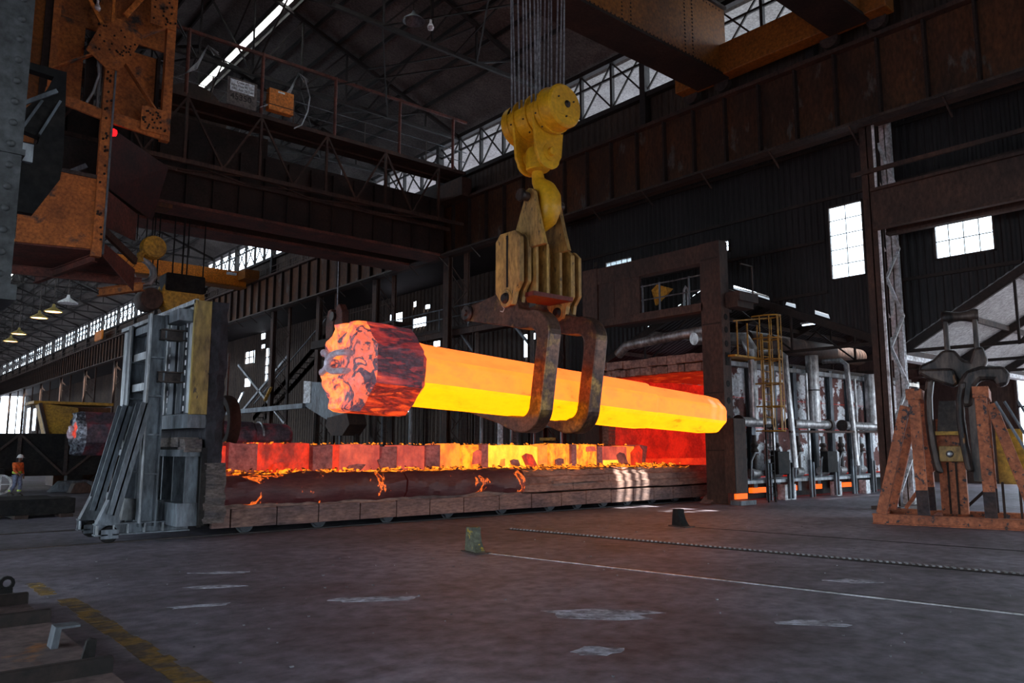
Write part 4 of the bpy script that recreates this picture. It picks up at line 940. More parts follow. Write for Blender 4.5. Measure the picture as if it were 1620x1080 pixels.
# sloped refractory shoulder, right-hand part, laid in courses
def ruled(prof_fn, xa, xb, n, name, mt, sub=3):
    b = MB(); rows = []
    for i in range(n+1):
        x = xa + (xb-xa)*i/n; rows.append([(x, y, z) for y, z in prof_fn(x)])
    m_ = len(rows[0])
    vs_ = [p for r_ in rows for p in r_]; fs = [(i*m_+k, (i+1)*m_+k, (i+1)*m_+(k+1) % m_, i*m_+(k+1) % m_) for i in range(n) for k in range(m_)]
    fs += [tuple(range(m_-1,-1,-1)), tuple(range(n*m_, n*m_+m_))]
    return b.add(vs_, fs).obj(name, mt, CAR, smooth=True)
def nz(x, y, z, s, a): return a*lumpy((x, y*2, z*2), s, 1)
x = 16.7
while x < X1:
    xb = min(x + ra.uniform(1.6, 2.3), X1)
    def prof(q, j=ra.uniform(-.02,.02)):
        P = [(19.12,.66),(19.02+j,.70),(19.04+j,.92),(19.12+j,.96),(19.16+j,1.16),(19.3,1.2),(19.36,1.38),(19.8,1.40),(19.8,.66)]
        return [(y + nz(q,y,z,1.1,.03), z + nz(q,z,y,1.3,.03)) for y, z in P]
    ruled(prof, x+.01, xb-.01, 6, 'refractory_slab', 'refractory'); x = xb
# ledge piece lying on the shoulder
MB().bar((18.0,18.97,.98),(20.1,18.97,1.03),.12,.1).obj('ledge_brick', 'refractory', CAR)
# dark slag bank spilled along the left-hand part, broken in three
for xa, xb in ((7.0, 12.25), (12.3, 16.75)):
    def prof(q):
        P = [(19.25,.70),(19.0,.74),(18.93,.86),(18.90,1.0),(18.93,1.14),(19.02,1.28),(19.12,1.37),(19.25,1.42),(19.6,1.44),(19.7,1.0)]
        return [(y + nz(q,y,z,.8,.10) + nz(q,y,z,2.6,.05), z + nz(q,z,y,.9,.07) + nz(q,z,y,2.8,.05)) for y, z in P]
    ruled(prof, xa, xb, 70, 'slag_bank', 'slag')
B(7.1, 16.75, 19.08, 19.3, .6, .82).obj('refractory_course', 'refractory', CAR)
# ember bed between shoulder and block wall
b = MB(); nx, ny = 150, 12; vs_ = []
for i in range(nx+1):
    for j in range(ny+1):
        x = 7.0 + (25.8-7.0)*i/nx; y = 19.3 + 1.95*j/ny
        vs_.append((x, y, 1.36 + .10*lumpy((x,y,0), 2.2, 5) + .05*lumpy((x,y,0), 6, 2) + .05*math.sin(j/ny*3.1)))
b.add(vs_, [(i*(ny+1)+j, (i+1)*(ny+1)+j, (i+1)*(ny+1)+j+1, i*(ny+1)+j+1) for i in range(nx) for j in range(ny)])
tag(b.obj('ember_bed', 'embers', CAR, smooth=True), kind='stuff')
B(X0, X1, 19.8, 23.2, .62, 1.36).obj('hearth_deck', 'refractory', CAR)
b = MB()
for k in range(260):
    x, y = ra.uniform(7.2, 25.6), 19.35 + abs(ra.gauss(0,.55)); s = ra.uniform(.03,.1)
    y = min(y, 21.1)
    if k % 3 == 0: y = ra.uniform(20.7, 21.15)
    a = ra.uniform(0,3); b.bar((x-s*math.cos(a),y-s*math.sin(a),1.42+ra.uniform(-.02,.08)),(x+s*math.cos(a),y+s*math.sin(a),1.44+ra.uniform(-.02,.1)), s*.8, s*.5)
tag(b.obj('ember_rubble', 'embers', CAR), kind='stuff')
b = MB()
for k in range(150):
    x, y = ra.uniform(7.2, 24.6), ra.uniform(21.15, 21.7); s = ra.uniform(.02,.07)
    a = ra.uniform(0,3); b.bar((x-s*math.cos(a),y-s*math.sin(a)*.6,2.2+ra.uniform(-.02,.04)),(x+s*math.cos(a),y+s*math.sin(a)*.6,2.22+ra.uniform(-.02,.05)), s*.8, s*.5)
tag(b.obj('ember_rubble', 'embers', CAR), kind='stuff')
# hot blocks: (x0, x1, colour, lean, top offset)
BL = [(7.15,7.98,'red'),(8.05,8.86,'dull'),(8.88,10.45,'red'),(10.47,11.1,'dull'),(11.12,11.36,'red'),(11.38,12.75,'salmon'),(12.8,13.35,'dull'),(13.4,14.42,'salmon'),(14.44,15.0,'dull'),
      (15.02,15.9,'orange'),(15.92,16.68,'amber'),(16.7,17.0,'dull'),(17.02,17.98,'yellow'),(18.0,18.6,'yellow'),(18.62,19.42,'yellow'),(19.44,19.9,'orange'),(19.92,20.98,'amber'),
      (21.0,21.28,'dull'),(21.3,22.4,'amber'),(22.42,22.72,'dull'),(22.74,24.2,'salmon'),(24.22,24.75,'orange')]
for i, (a, c, m_) in enumerate(BL):
    dz, dy = ra.uniform(-.05,.05), ra.uniform(-.08,.06) - (.1 if m_ == 'dull' else 0)
    b = MB(); n = 5; vs_ = []
    y0, y1, z0, z1 = 21.2+dy, 22.0+dy, 1.3, 2.19+dz
    k = 6
    front = [(a + (c-a)*u/k, y0 + .04*lumpy((a+u*.3,0,0),3,i), z1 + .05*lumpy((a+(c-a)*u/k,1,0),4,i)) for u in range(k+1)]
    b.prism([(a,y0,z0),(c,y0,z0)] + [(p[0], y0, p[2]) for p in reversed(front)], (0,y1-y0,0))
    b.obj('refractory_block', 'block_'+m_, CAR, bevel=.02)
    if i in (20,): B(a+.05, c-.2, y0-.03, y0+.02, 1.36, 1.62).obj('hot_face', 'block_yellow', CAR)
# flaked shards stuck on or leaning against the faces
for (x, z, w, h, m_, ln) in ((14.62,1.42,.5,.52,'dull',.12),(19.0,1.40,.42,.5,'red',-.35),(13.0,1.40,.32,.4,'dull',-.3),(16.4,1.55,.38,.48,'salmon',.3),(17.55,1.45,.22,.3,'orange',.2),(18.2,1.44,.35,.26,'dull',0),
                             (9.4,1.42,.5,.28,'red',.3),(20.3,1.42,.42,.3,'dull',.2),(23.9,1.42,.42,.5,'dull',-.2),(24.45,1.5,.3,.5,'red',.3),(11.7,1.40,.6,.22,'dull',.5),(22.0,1.95,.5,.22,'salmon',.1)):
    pts = [(x-w/2+ln*.2,21.02,z),(x+w/2,21.0,z+.02),(x+w/2+ln*.5,21.12,z+h*.9),(x+ln*.6,21.14,z+h),(x-w/2+ln*.6,21.12,z+h*.8)]
    MB().prism(pts, (0,.07,0)).obj('refractory_shard', 'block_'+m_, CAR)
MB().prism([(24.78,20.95,1.36),(25.05,20.95,1.36),(25.42,21.1,2.16),(25.0,21.1,2.22),(24.86,21.05,1.9)], (0,.9,0)).obj('tilted_slab', 'block_dull', CAR, bevel=.02)
MB().prism([(24.35,20.9,1.36),(24.78,20.9,1.36),(25.0,21.02,2.0),(24.9,21.1,2.2),(24.5,21.05,1.9)], (0,.2,0)).obj('refractory_shard', 'block_red', CAR)
# wheels and rails
wh = MB().lathe([(0,-.05),(.17,-.05),(.2,-.03),(.2,.05),(.24,.05),(.24,.09),(0,.09)], (0,0,0), 'y', 20).obj('wheel', 'steel_grey', CAR, smooth=True, local=True)
wh.location = (7.9-16.5, 19.42-21, .24)
for x in (9.9, 12, 14.1, 16.2, 18.3, 19.6, 20.9, 22.2, 23.6, 25.0, 26.4): share('wheel', wh, CAR, (x-16.5, 19.42-21, .24))
for y in (19.42, 22.9): struct(MB().ibeam((2.0,y,-.05),(40,y,-.05),.12,.14,.03).obj('bogie_rail', 'steel_dark'), ('near' if y < 20 else 'far') + ' rail under the furnace bogie', 'rail')

# ------------------------------------------------------------------ the end door carried on the bogie
DR = thing('furnace_door', (6.3, 20, 0), 'tall furnace end door with yellow edge, grey ribbed plates and wheeled struts', 'furnace door')
DY0, DY1 = 18.42, 24.7
B(6.10, 6.46, DY0, DY0+.14, 2.86, 5.52).obj('edge_channel', 'door_yellow', DR, bevel=.01)
B(6.07, 6.14, DY0, DY1, 5.44, 5.54).obj('top_edge', 'steel_pale', DR)
B(6.07, 6.12, DY0-.005, DY0+.10, 2.86, 5.52).obj('edge_lip', 'door_yellow', DR)
B(6.2, 6.46, DY0+.1, DY1, 2.86, 5.5).obj('backing_plate', 'steel_grey', DR)
y = DY0 + .18; k = 0
while y < DY1 - .3:
    w = (.32, .26, .36, .3)[k % 4]
    B((6.12, 6.16, 6.10, 6.17)[k % 4], 6.22, y, y+w-.03, 2.9, 5.4).obj('rib_plate', 'steel_grey' if k % 3 else 'steel_pale', DR, bevel=.01); y += w; k += 1
b = MB()
for y in (DY0+.55, DY0+1.75, DY0+3.0):
    z = 2.95
    while z < 5.3: b.box(6.085, 6.10, y-.02, y+.02, z, z+.12); z += ra.choice((.18,.24,.3))
tag(b.obj('weld_bead', 'white_paint', DR), kind='stuff')
# refractory edge, dark above and frayed below
def frayed(y0, y1, z0, z1, xa, xb, n, mt, amp):
    b = MB(); ny = 5; vs_ = []
    for i in range(n+1):
        z = z0 + (z1-z0)*i/n
        for (x, y) in ((xa,y0),(xa+(xb-xa)*.5,y0-.02),(xb,y0),(xb,y1),(xa,y1)):
            vs_.append((x + amp*lumpy((x*3,y*3,z*3.5), 1.2, 3), y + amp*1.2*lumpy((x*3,z*4,0), 1.3, 6), z))
    fs = [(i*5+k, i*5+(k+1) % 5, (i+1)*5+(k+1) % 5, (i+1)*5+k) for i in range(n) for k in range(5)] + [(4,3,2,1,0), tuple(n*5+k for k in range(5))]
    return b.add(vs_, fs).obj('refractory_edge', mt, DR, smooth=False)
frayed(DY0+.02, DY0+.4, 1.7, 5.52, 6.46, 6.86, 40, 'fibre_dark', .05)
frayed(DY0, DY0+.4, .38, 1.75, 6.5, 6.98, 22, 'fibre', .07)
B(6.46, 6.85, DY0+.3, DY1, .9, 5.5).obj('refractory_lining', 'fibre_dark', DR)
# lower box of the door
B(6.05, 6.5, DY0+.06, DY1, 2.55, 2.86).obj('bottom_channel', 'steel_grey', DR)
frayed(DY0+.05, DY0+.5, 2.0, 2.3, 6.0, 6.4, 6, 'fibre', .05)
B(5.98, 6.45, DY0+.4, DY1, 2.12, 2.34).obj('seal_strip', 'fibre', DR)
B(6.4, 6.5, DY0+.1, DY1, .3, 2.1).obj('lower_plate', 'steel_black', DR)
for y in (DY0+.25, DY0+1.1, DY0+1.9, DY0+2.8): B(6.12, 6.42, y-.03, y+.03, .8, 2.0).obj('lower_rib', 'steel_grey', DR)
B(5.95, 6.42, DY0+.12, DY1, 1.9, 2.05).obj('lower_beam', 'steel_grey', DR); B(5.95, 6.42, DY0+.12, DY1, .34, .85).obj('lower_beam', 'steel_grey', DR)
B(6.40, 6.52, DY0, DY0+.16, .35, 2.1).obj('end_plate', 'steel_black', DR)
# two buttress frames
for Yp, z1 in ((19.42, 5.22), (21.0, 5.12)):
    for y in (Yp-.16, Yp+.16): pass
    MB().ibeam((5.55,Yp,.32),(5.55,Yp,z1),.32,.36,.035,up=(1,0,0)).obj('upright', 'steel_grey', DR)
    B(5.34, 5.38, Yp-.18, Yp-.10, .4, z1).obj('flange_strip', 'steel_pale', DR)
    for z in (1.5, 2.4, 3.3, 4.2): B(5.40, 5.70, Yp-.15, Yp+.13, z-.02, z+.02).obj('stiffener', 'steel_grey', DR)
    MB().ibeam((4.80,Yp,.62),(5.36,Yp,3.12),.24,.46,.035).obj('raking_strut', 'steel_grey', DR)
    MB().prism([(4.5,Yp-.13,.42),(4.98,Yp-.13,.42),(4.9,Yp-.13,.9),(4.72,Yp-.13,.95)], (0,.26,0)).obj('strut_foot', 'steel_grey', DR)
    bm_ = MB().ibeam((4.48,Yp,.30),(6.5,Yp,.30),.30,.26,.03).obj('base_beam', 'steel_grey', DR)
    for x in (4.52, 4.85, 5.15, 5.5, 5.9): B(x-.015, x+.015, Yp-.14, Yp+.14, .19, .41).obj('stiffener', 'steel_pale', DR)
    MB().lathe([(0,-.07),(.17,-.07),(.19,-.04),(.19,.07),(0,.07)], (4.78,Yp-.02,.19), 'y', 20).obj('wheel', 'steel_black', DR, smooth=True)
    MB().cyl((4.78,Yp-.16,.2),(4.78,Yp+.16,.2),.05,10).obj('axle', 'steel_grey', DR)
    B(4.6, 4.96, Yp-.15, Yp-.11, .10, .3).obj('axle_box', 'steel_grey', DR)
for z in (3.55, 4.3, 4.95): B(5.45, 5.6, 19.5, 20.95, z-.09, z+.09).obj('cross_tie', 'steel_pale' if z < 4.8 else 'steel_grey', DR)
for z in (4.75, 3.75): MB().ibeam((5.6,19.3,z),(6.2,19.3,z),.3,.26,.03).obj('tie_bracket', 'steel_dark', DR)
B(5.75, 6.15, DY0+.12, 19.5, 5.02, 5.3).obj('box_bracket', 'steel_grey', DR, bevel=.01)
MB().prism([(5.1,19.7,.45),(5.75,19.7,.45),(5.7,19.7,.9),(5.15,19.7,.95)], (0,.3,0)).obj('counterweight', 'steel_pale', DR)
for y in (19.9, 20.6): MB().cyl((5.7,y,.4),(5.7,y,1.9),.05,8).obj('screw_jack', 'steel_grey', DR)

# ------------------------------------------------------------------ furnace: portal, brick front, glowing chamber
PO = thing('furnace_portal', (25.8, 21.2, 0), 'brown steel portal frame in front of the furnace mouth', 'portal frame')
XP0, XP1 = 25.6, 26.15
cR = B(XP0, XP1, 17.44, 18.38, 0, 10.18).obj('portal_leg', 'rust_brown', PO, bevel=.015)
B(XP0, XP1, 23.98, 24.9, 0, 10.2).obj('portal_leg', 'rust_brown', PO, bevel=.015)
B(XP0+.02, XP1-.02, 18.3, 24.0, 9.42, 10.16).obj('head_beam', 'rust_brown', PO, bevel=.015)
B(XP0, XP1-.1, 18.3, 24.0, 7.47, 7.8).obj('tie_beam', 'rust_brown', PO, bevel=.01)
for z in (7.15, 6.65, 6.1, 4.55, 3.9, 3.2, 2.4, 1.6):
    MB().lathe([(0,-.012),(.11,-.012),(.13,.0)], (XP0+.28,17.44,z), 'y', 14).obj('lightening_hole', 'steel_black', cR)
for z in (9.6, 9.0, 8.4, 7.9): MB().ring([(XP0+.12,17.435,z-.16),(XP0+.42,17.435,z-.16),(XP0+.42,17.435,z+.16),(XP0+.12,17.435,z+.16)],[(XP0+.15,17.435,z-.13),(XP0+.39,17.435,z-.13),(XP0+.39,17.435,z+.13),(XP0+.15,17.435,z+.13)],(0,.03,0)).obj('patch_plate', 'rust_brown', cR)
B(XP0+.16, XP0+.42, 17.42, 17.46, 5.25, 5.75).obj('slot_hole', 'steel_black', cR)
for z, h in ((9.5,1.2),(6.9,1.2),(4.2,3.0),(2.0,2.2)): B(XP0-.02, XP0, 17.5, 18.32, z-.03, z+.03).obj('weld_seam', 'rust_dark', cR)
for y in (21.55, 23.0): B(XP0+.05, XP0+.17, y, min(y+1.43, 23.95), 7.5, 9.42).obj('lift_panel', 'rust_brown', PO)
B(XP0+.2, XP0+.5, 23.2, 23.9, 7.5, 9.3).obj('guide_post', 'steel_black', PO)
for z in (8.35, 8.95): MB().cyl((XP0+.1,18.4,z),(XP0+.1,21.5,z),.03,6).obj('handrail', 'steel_grey', PO)
for y in (19.0, 20.5, 21.4): B(XP0+.07,XP0+.13,y-.03,y+.03,7.6,9.0).obj('handrail_post', 'steel_grey', PO)
B(XP1, 27.6, 18.3, 24.0, 7.62, 7.74).obj('walkway_plate', 'rust_dark', PO)
B(25.9, 27.2, 16.8, 17.44, 7.75, 8.1).obj('side_bracket', 'rust_brown', PO); B(25.9, 27.0, 16.9, 17.44, 7.5, 7.75).obj('side_bracket', 'rust_brown', PO)
for y in (16.85,): MB().bar((26.9,y,8.1),(26.9,y,9.2),.05).bar((26.1,y,9.2),(26.9,y,9.2),.05).obj('handrail', 'rust_brown', PO)
MB().prism([(26.4,20.4,8.8),(26.4,21.3,8.2),(26.4,21.5,8.9),(26.4,21.2,9.1)], (.1,0,0)).obj('bent_sheet', 'machine_yellow', PO)
MB().tube([(26.3,19.7,7.8),(26.3,19.7,8.6),(26.3,19.62,8.75),(26.3,19.5,8.6),(26.3,19.5,7.8)], .05, 8).obj('hoist_loop', 'steel_pale', PO)

FU = thing('furnace', (35, 21, 0), 'long bogie-hearth furnace with flaking white and maroon plates and glowing red mouth', 'furnace')
B(26.2, 44, 18.1, 24.2, 5.3, 5.75).obj('roof_slab', 'steel_dark', FU)
# brick lintel over the mouth, two courses of separate bricks
def brick_row(x0, y0, y1, z0, z1, n, dx=.35, nm='brick', jx=.03):
    w = (y1-y0)/n
    for k in range(n): B(x0+ra.uniform(-jx,jx), x0+dx, y0+k*w+.008, y0+(k+1)*w-.008, z0+ra.uniform(-.02,.03), z1+ra.uniform(-.03,.03)).obj(nm, 'firebrick', FU, bevel=.015)
brick_row(25.75, 18.35, 24.1, 5.5, 5.85, 12, .5); brick_row(25.85, 18.35, 24.0, 5.16, 5.46, 20, .4, jx=.06)
z = .95
while z < 5.1:
    h = .16; B(25.8+ra.uniform(-.03,.03), 26.25, 23.62+ra.uniform(-.04,.02), 24.05, z, z+h-.012).obj('brick', 'firebrick', FU); z += h
z = .2
while z < 5.1:
    B(25.95+ra.uniform(-.03,.03), 26.3, 18.1, 18.48+ra.uniform(-.03,.04), z, z+.2-.012).obj('brick', 'firebrick', FU); z += .2
b = MB()
for k in range(6): B(26.1+3*k, 26.1+3*(k+1)-.03, 23.65, 23.9, 1.6, 5.2).obj('lining_panel', 'furnace_inside', FU)
B(26.1, 44, 23.5, 23.9, .9, 1.6).obj('lining_sill', 'furnace_sill', FU); B(43.7, 44, 18.4, 23.7, .9, 5.2).obj('end_lining', 'furnace_inside', FU)
B(26.1, 44, 18.25, 18.5, .9, 5.2).obj('near_lining', 'furnace_inside', FU)
b = MB(); vs_ = []; nx, ny = 40, 14
for i in range(nx+1):
    for j in range(ny+1):
        x, y = 25.95+18*i/nx, 18.4+5.3*j/ny; vs_.append((x, y, 5.18 + .12*lumpy((x,y,0),1.1,4) + .05*lumpy((x,y,0),3,4)))
b.add(vs_, [(i*(ny+1)+j, (i+1)*(ny+1)+j, (i+1)*(ny+1)+j+1, i*(ny+1)+j+1) for i in range(nx) for j in range(ny)]).obj('vault_lining', 'furnace_vault', FU, smooth=True)
# sand seal heap at the mouth
MB().prism([(25.4,18.6,0),(26.2,18.6,0),(26.2,18.6,.5),(25.9,18.6,.35)], (0,-.5,0)).obj('sand_heap', 'refractory', FU)
# side: plates between buckstays
YS = 18.0
bx = [26.25, 28.0, 29.7, 31.35, 33.0, 34.5, 36.3, 38.2, 40, 42, 44]
for a, c in zip(bx, bx[1:]):
    for z0, z1 in ((.95,2.9),(2.92,4.1),(4.12,5.3)): B(a+.02, c-.02, YS, YS+.06, z0, z1).obj('side_plate', 'furnace_panel', FU)
for x in bx: MB().ibeam((x,YS-.12,.3),(x,YS-.12,5.6),.26,.24,.03,up=(0,1,0)).obj('buckstay', 'steel_grey', FU)
B(26.1, 44, YS-.3, YS, 5.32, 5.5).obj('tie_rail', 'steel_pale', FU)
for z in (.88,): B(26.1, 44, YS-.35, YS+.2, z-.12, z).obj('base_rail', 'steel_grey', FU)
B(26.2, 44, YS+.1, YS+.25, .05, .85).obj('pit_shadow_plate', 'steel_black', FU)  # dark plate standing in for the shadow below the side plates
B(25.5, 26.25, 17.02, 17.1, .2, .4).obj('burner_port', 'burner_glow', FU)
for x0, x1 in ((27.7,28.8),(30.5,31.1),(32.6,33.2),(35.1,35.9)): B(x0, x1, YS-.25, YS-.1, .32, .52).obj('burner_port', 'burner_glow', FU)
for x in (29.3, 29.75, 33.6, 36.3): B(x, x+.4, YS-.75, YS-.4, 0, .62).obj('footing', 'white_paint', FU, bevel=.02)
# pipework
man = [(26.4, 28.6), (30.2, 33.3), (34.6, 37.9)]
for a, c in man:
    MB().cyl((a,YS-.62,3.1),(c,YS-.62,3.1),.19,16).obj('gas_main', 'lagging', FU, smooth=True)
    for x in (a, c): MB().cyl((x-.04,YS-.62,3.1),(x+.04,YS-.62,3.1),.26,16).obj('flange', 'steel_dark', FU)
for x, r_, z0, z1 in ((27.5,.17,3.0,6.0),(28.7,.13,2.0,5.4),(32.15,.27,3.2,6.1),(37.6,.27,3.2,5.6),(31.6,.06,1.5,5.3),(36.0,.06,1.5,5.3)):
    MB().cyl((x,YS-.62,z0),(x+.02,YS-.62,z1),r_,16).obj('riser_pipe', 'lagging', FU, smooth=True)
MB().cyl((32.15,YS-.62,4.55),(32.15,YS-.62,4.6),.30,16).obj('flange', 'steel_dark', FU)
for x in (29.75, 35.05): MB().tube([(x-.2,YS+.3,6.1),(x-.05,YS-.5,6.1),(x,YS-.75,5.9),(x+.15,YS-.9,1.3)], .12, 10).obj('drop_pipe', 'lagging', FU, smooth=True)
MB().cyl((29.6,YS-.9,2.75),(37.8,YS-.9,2.85),.05,8).obj('thin_pipe', 'rust_brown', FU)
MB().tube([(26.2,YS+1.2,6.5),(27.3,YS+1.0,6.6),(27.7,YS-.2,6.5),(27.75,YS-.5,5.9)], .26, 12).obj('flue_elbow', 'lagging', FU, smooth=True)
MB().tube([(26.4,23.5,6.25),(26.4,23.0,6.6),(26.5,21,6.75),(26.5,18.6,6.85)], .22, 12).obj('flue_pipe', 'lagging', FU, smooth=True)
# burner gear along the foot
for i, x in enumerate((27.3, 28.9, 30.6, 32.7, 34.3, 36.2)):
    MB().cyl((x,YS-.45,1.1),(x+.55,YS-.45,1.1),.19,12).obj('burner_body', 'lagging', FU, smooth=True)
    MB().cyl((x+.3,YS-.5,1.2),(x+.3,YS-.5,2.6),.09,10).obj('feed_pipe', 'steel_pale' if i % 2 else 'steel_dark', FU, smooth=True)
    MB().lathe([(0,0),(.12,0),(.16,.08),(.1,.2),(.16,.3),(.12,.4),(0,.4)], (x+.3,YS-.5,1.9), 'z', 12).obj('valve', 'steel_dark', FU, smooth=True)
    MB().tube([(x-.2,YS-.6,.8),(x-.25,YS-.7,1.6),(x-.05,YS-.75,1.9),(x+.3,YS-.7,1.9)], .035, 6).obj('thin_pipe', 'steel_pale', FU)
    B(x+.6, x+.72, YS-.85, YS-.75, .05, 1.6).obj('gear_post', 'steel_grey', FU); B(x+.85, x+.93, YS-.85, YS-.75, .05, 1.5).obj('gear_post', 'steel_grey', FU)
for x in (28.55, 32.5): B(x, x+.85, YS-.95, YS-.6, 1.05, 1.95).obj('switch_cabinet', 'steel_black', FU, bevel=.02)
B(26.3, 38, YS-.72, YS-.3, .72, .84).obj('pipe_shelf', 'steel_pale', FU)
sb = B(25.45, 26.28, 17.0, 17.42, .42, 3.2).obj('duct_box', 'rust_brown', FU, bevel=.015); B(25.46,25.5,16.985,17.0,.45,3.15).obj('seam', 'rust_dark', sb)
B(25.4, 26.4, 16.75, 17.2, 0, .16).obj('kerb_block', 'steel_grey', FU)
# caged ladder and landing
LD = thing('cage_ladder', (28.1, 17.0, 0), 'yellow caged access ladder beside the furnace wall', 'ladder')
for x in (27.62, 28.12): MB().bar((x,16.98,0),(x,16.98,3.0),.05).obj('stile', 'steel_black', LD); MB().bar((x,16.98,3.0),(x,16.98,6.6),.06).obj('stile', 'ladder_yellow', LD)
z = .3
while z < 6.4: MB().cyl((27.62,16.98,z),(28.12,16.98,z),.018,6).obj('rung', 'ladder_yellow' if z > 3 else 'steel_black', LD); z += .3
def hoop(z, r_=.42): return [(27.87 + r_*math.cos(R(a)), 16.95 + .55*math.sin(R(a))*1.15, z) for a in range(0, -181, -18)]
for z in (2.75, 3.7, 4.6, 5.55, 6.4, 7.3): MB().tube([(28.29,17.3,z)] + hoop(z) + [(27.45,17.3,z)], .03, 6).obj('cage_hoop', 'ladder_yellow', LD)
for a in (0, -36, -72, -108, -144, -180): p = (27.87+.42*math.cos(R(a)), 16.95+.63*math.sin(R(a))); MB().bar((p[0],p[1],2.75),(p[0],p[1],7.3),.05,.02).obj('cage_strap', 'ladder_yellow', LD)
B(25.9, 27.9, 17.1, 18.2, 5.58, 5.66).obj('landing', 'ladder_yellow', LD)
for x in (26.1, 26.8, 27.5): MB().bar((x,17.1,5.6),(x,17.1,6.95),.045).obj('rail_post', 'ladder_yellow', LD)
MB().bar((25.9,17.1,6.95),(28.2,17.1,7.3),.05).obj('guard_rail', 'ladder_yellow', LD)
# overhead duct behind
du = tag(MB().cyl((29.6,19.0,6.75),(40,19.0,6.75),.42,18).obj('duct', 'rust_brown', smooth=True), 'brown overhead duct along the furnace top', 'duct')
for i, (x, y, z) in enumerate(((33.2,17.6,7.7),(38.5,14.9,6.35))):
    l = thing('tube_lamp', (x,y,z), ('lit fluorescent tube lamp above the caged ladder','lit fluorescent tube lamp beside the laced column')[i], 'lamp')
    B(x-.08,x+.08,y-.75,y+.75,z,z+.08).obj('lamp_housing', 'white_paint', l); MB().cyl((x,y-.7,z-.04),(x,y+.7,z-.04),.03,8).obj('tube', 'lamp_tube', l)
    MB().cyl((x,y,z+.08),(x,y,z+1.2),.012,5).obj('hanger', 'steel_dark', l)

# ------------------------------------------------------------------ the orange trestle rack with a second set of tongs
ang = math.atan2(-.957, .29)
RK = thing('trestle_rack', (22.29, 10.35, 0), 'chipped orange steel A-frame rack holding spare tongs', 'rack', rotz=ang)
def lb(*a, **k): return MB().box(*a)
# local: +x along the front (to the right in view), +y away from the camera
for y in (0.0, 2.3): MB().ibeam((-.1,y,.14),(4.6,y,.14),.26,.28,.03).obj('base_beam', 'rack_orange', RK, local=True)
for x in (.0, 1.4, 2.75, 4.4): MB().box(x-.08, x+.08, 0, 2.3, .05, .22).obj('base_tie', 'rack_orange', RK, local=True)
for y in (.05, 2.25):
    for xa, xf in ((1.12, .12), (2.72, 3.75)):
        MB().bar((xa+(.06 if xa < 2 else .03),y,.28),(xa,y,3.45),.28,.24,up=(0,1,0)).obj('post', 'rack_orange', RK, local=True, bevel=.015)
        s = -1 if xf < xa else 1
        MB().bar((xa+(.061 if xa < 2 else .031),y,.27),(xa+(.045 if xa < 2 else .022),y,.95),.288,.248,up=(0,1,0)).obj('sooted_foot', 'soot', RK, local=True)
        MB().bar((xf,y,.28),(xa+s*.22,y,3.25),.26,.22,up=(0,1,0)).obj('raking_leg', 'rack_orange', RK, local=True, bevel=.015)
        MB().box(min(xf,xa)-.15*0, max(xf,xa), y-.02, y+.02, .0, .0+.01) if False else None
for xa in (1.12, 2.72): MB().box(xa-.18, xa+.2, -.12, 2.45, 3.42, 3.72).obj('top_rail', 'rack_orange', RK, local=True, bevel=.015)
for k, x in enumerate((3.05, 3.25, 3.55)): MB().cyl((x,-.15,3.3),(x+1.1,-.1,.9),.035,7).obj('leaning_rod', 'steel_grey', RK, local=True)
MB().box(1.55, 2.2, .9, 1.4, .28, 2.9).obj('centre_column', 'rack_orange', RK, local=True); MB().box(1.75, 1.8, .86, .9, .28, 1.7).obj('column_rib', 'rust_dark', RK, local=True); MB().box(1.95, 2.0, .86, .9, .28, 1.7).obj('column_rib', 'rust_dark', RK, local=True)
MB().box(2.98, 3.6, .5, 1.3, 1.15, 2.6).obj('yellow_panel', 'machine_yellow', RK, local=True); MB().box(3.02, 3.08, .3, .4, .25, 1.2).obj('panel_leg', 'rust_brown', RK, local=True); MB().box(3.4, 3.46, .3, .4, .25, 1.2).obj('panel_leg', 'rust_brown', RK, local=True)
MB().bar((2.0,2.3,.3),(2.9,2.3,1.2),.08).obj('cross_brace', 'rust_dark', RK, local=True); MB().bar((.5,2.3,.3),(1.6,2.3,1.9),.22,.1).obj('cross_brace', 'rack_orange', RK, local=True)
T2 = thing('spare_tongs', (22.29, 10.35, 2.8), 'oily dark lifting tongs with clevis standing in the orange rack', 'lifting tongs', rotz=ang)
def L2(z): return z - 2.8
for x in (1.97, 2.70): MB().prism([(x-.07,.95,L2(4.4)),(x+.07,.95,L2(4.4)),(x+.06,.95,L2(5.95)),(x-.06,.95,L2(5.95))], (0,.3,0)).obj('clevis_link', 'oiled_steel', T2, local=True, bevel=.03)
MB().lathe([(0,-.46),(.17,-.46),(.2,-.4),(.2,-.33),(.15,-.15),(.13,0),(.15,.15),(.2,.33),(.2,.4),(.17,.46),(0,.46)], (2.34,1.1,L2(5.8)), 'x', 20).obj('clevis_roller', 'oiled_steel', T2, local=True, smooth=True)
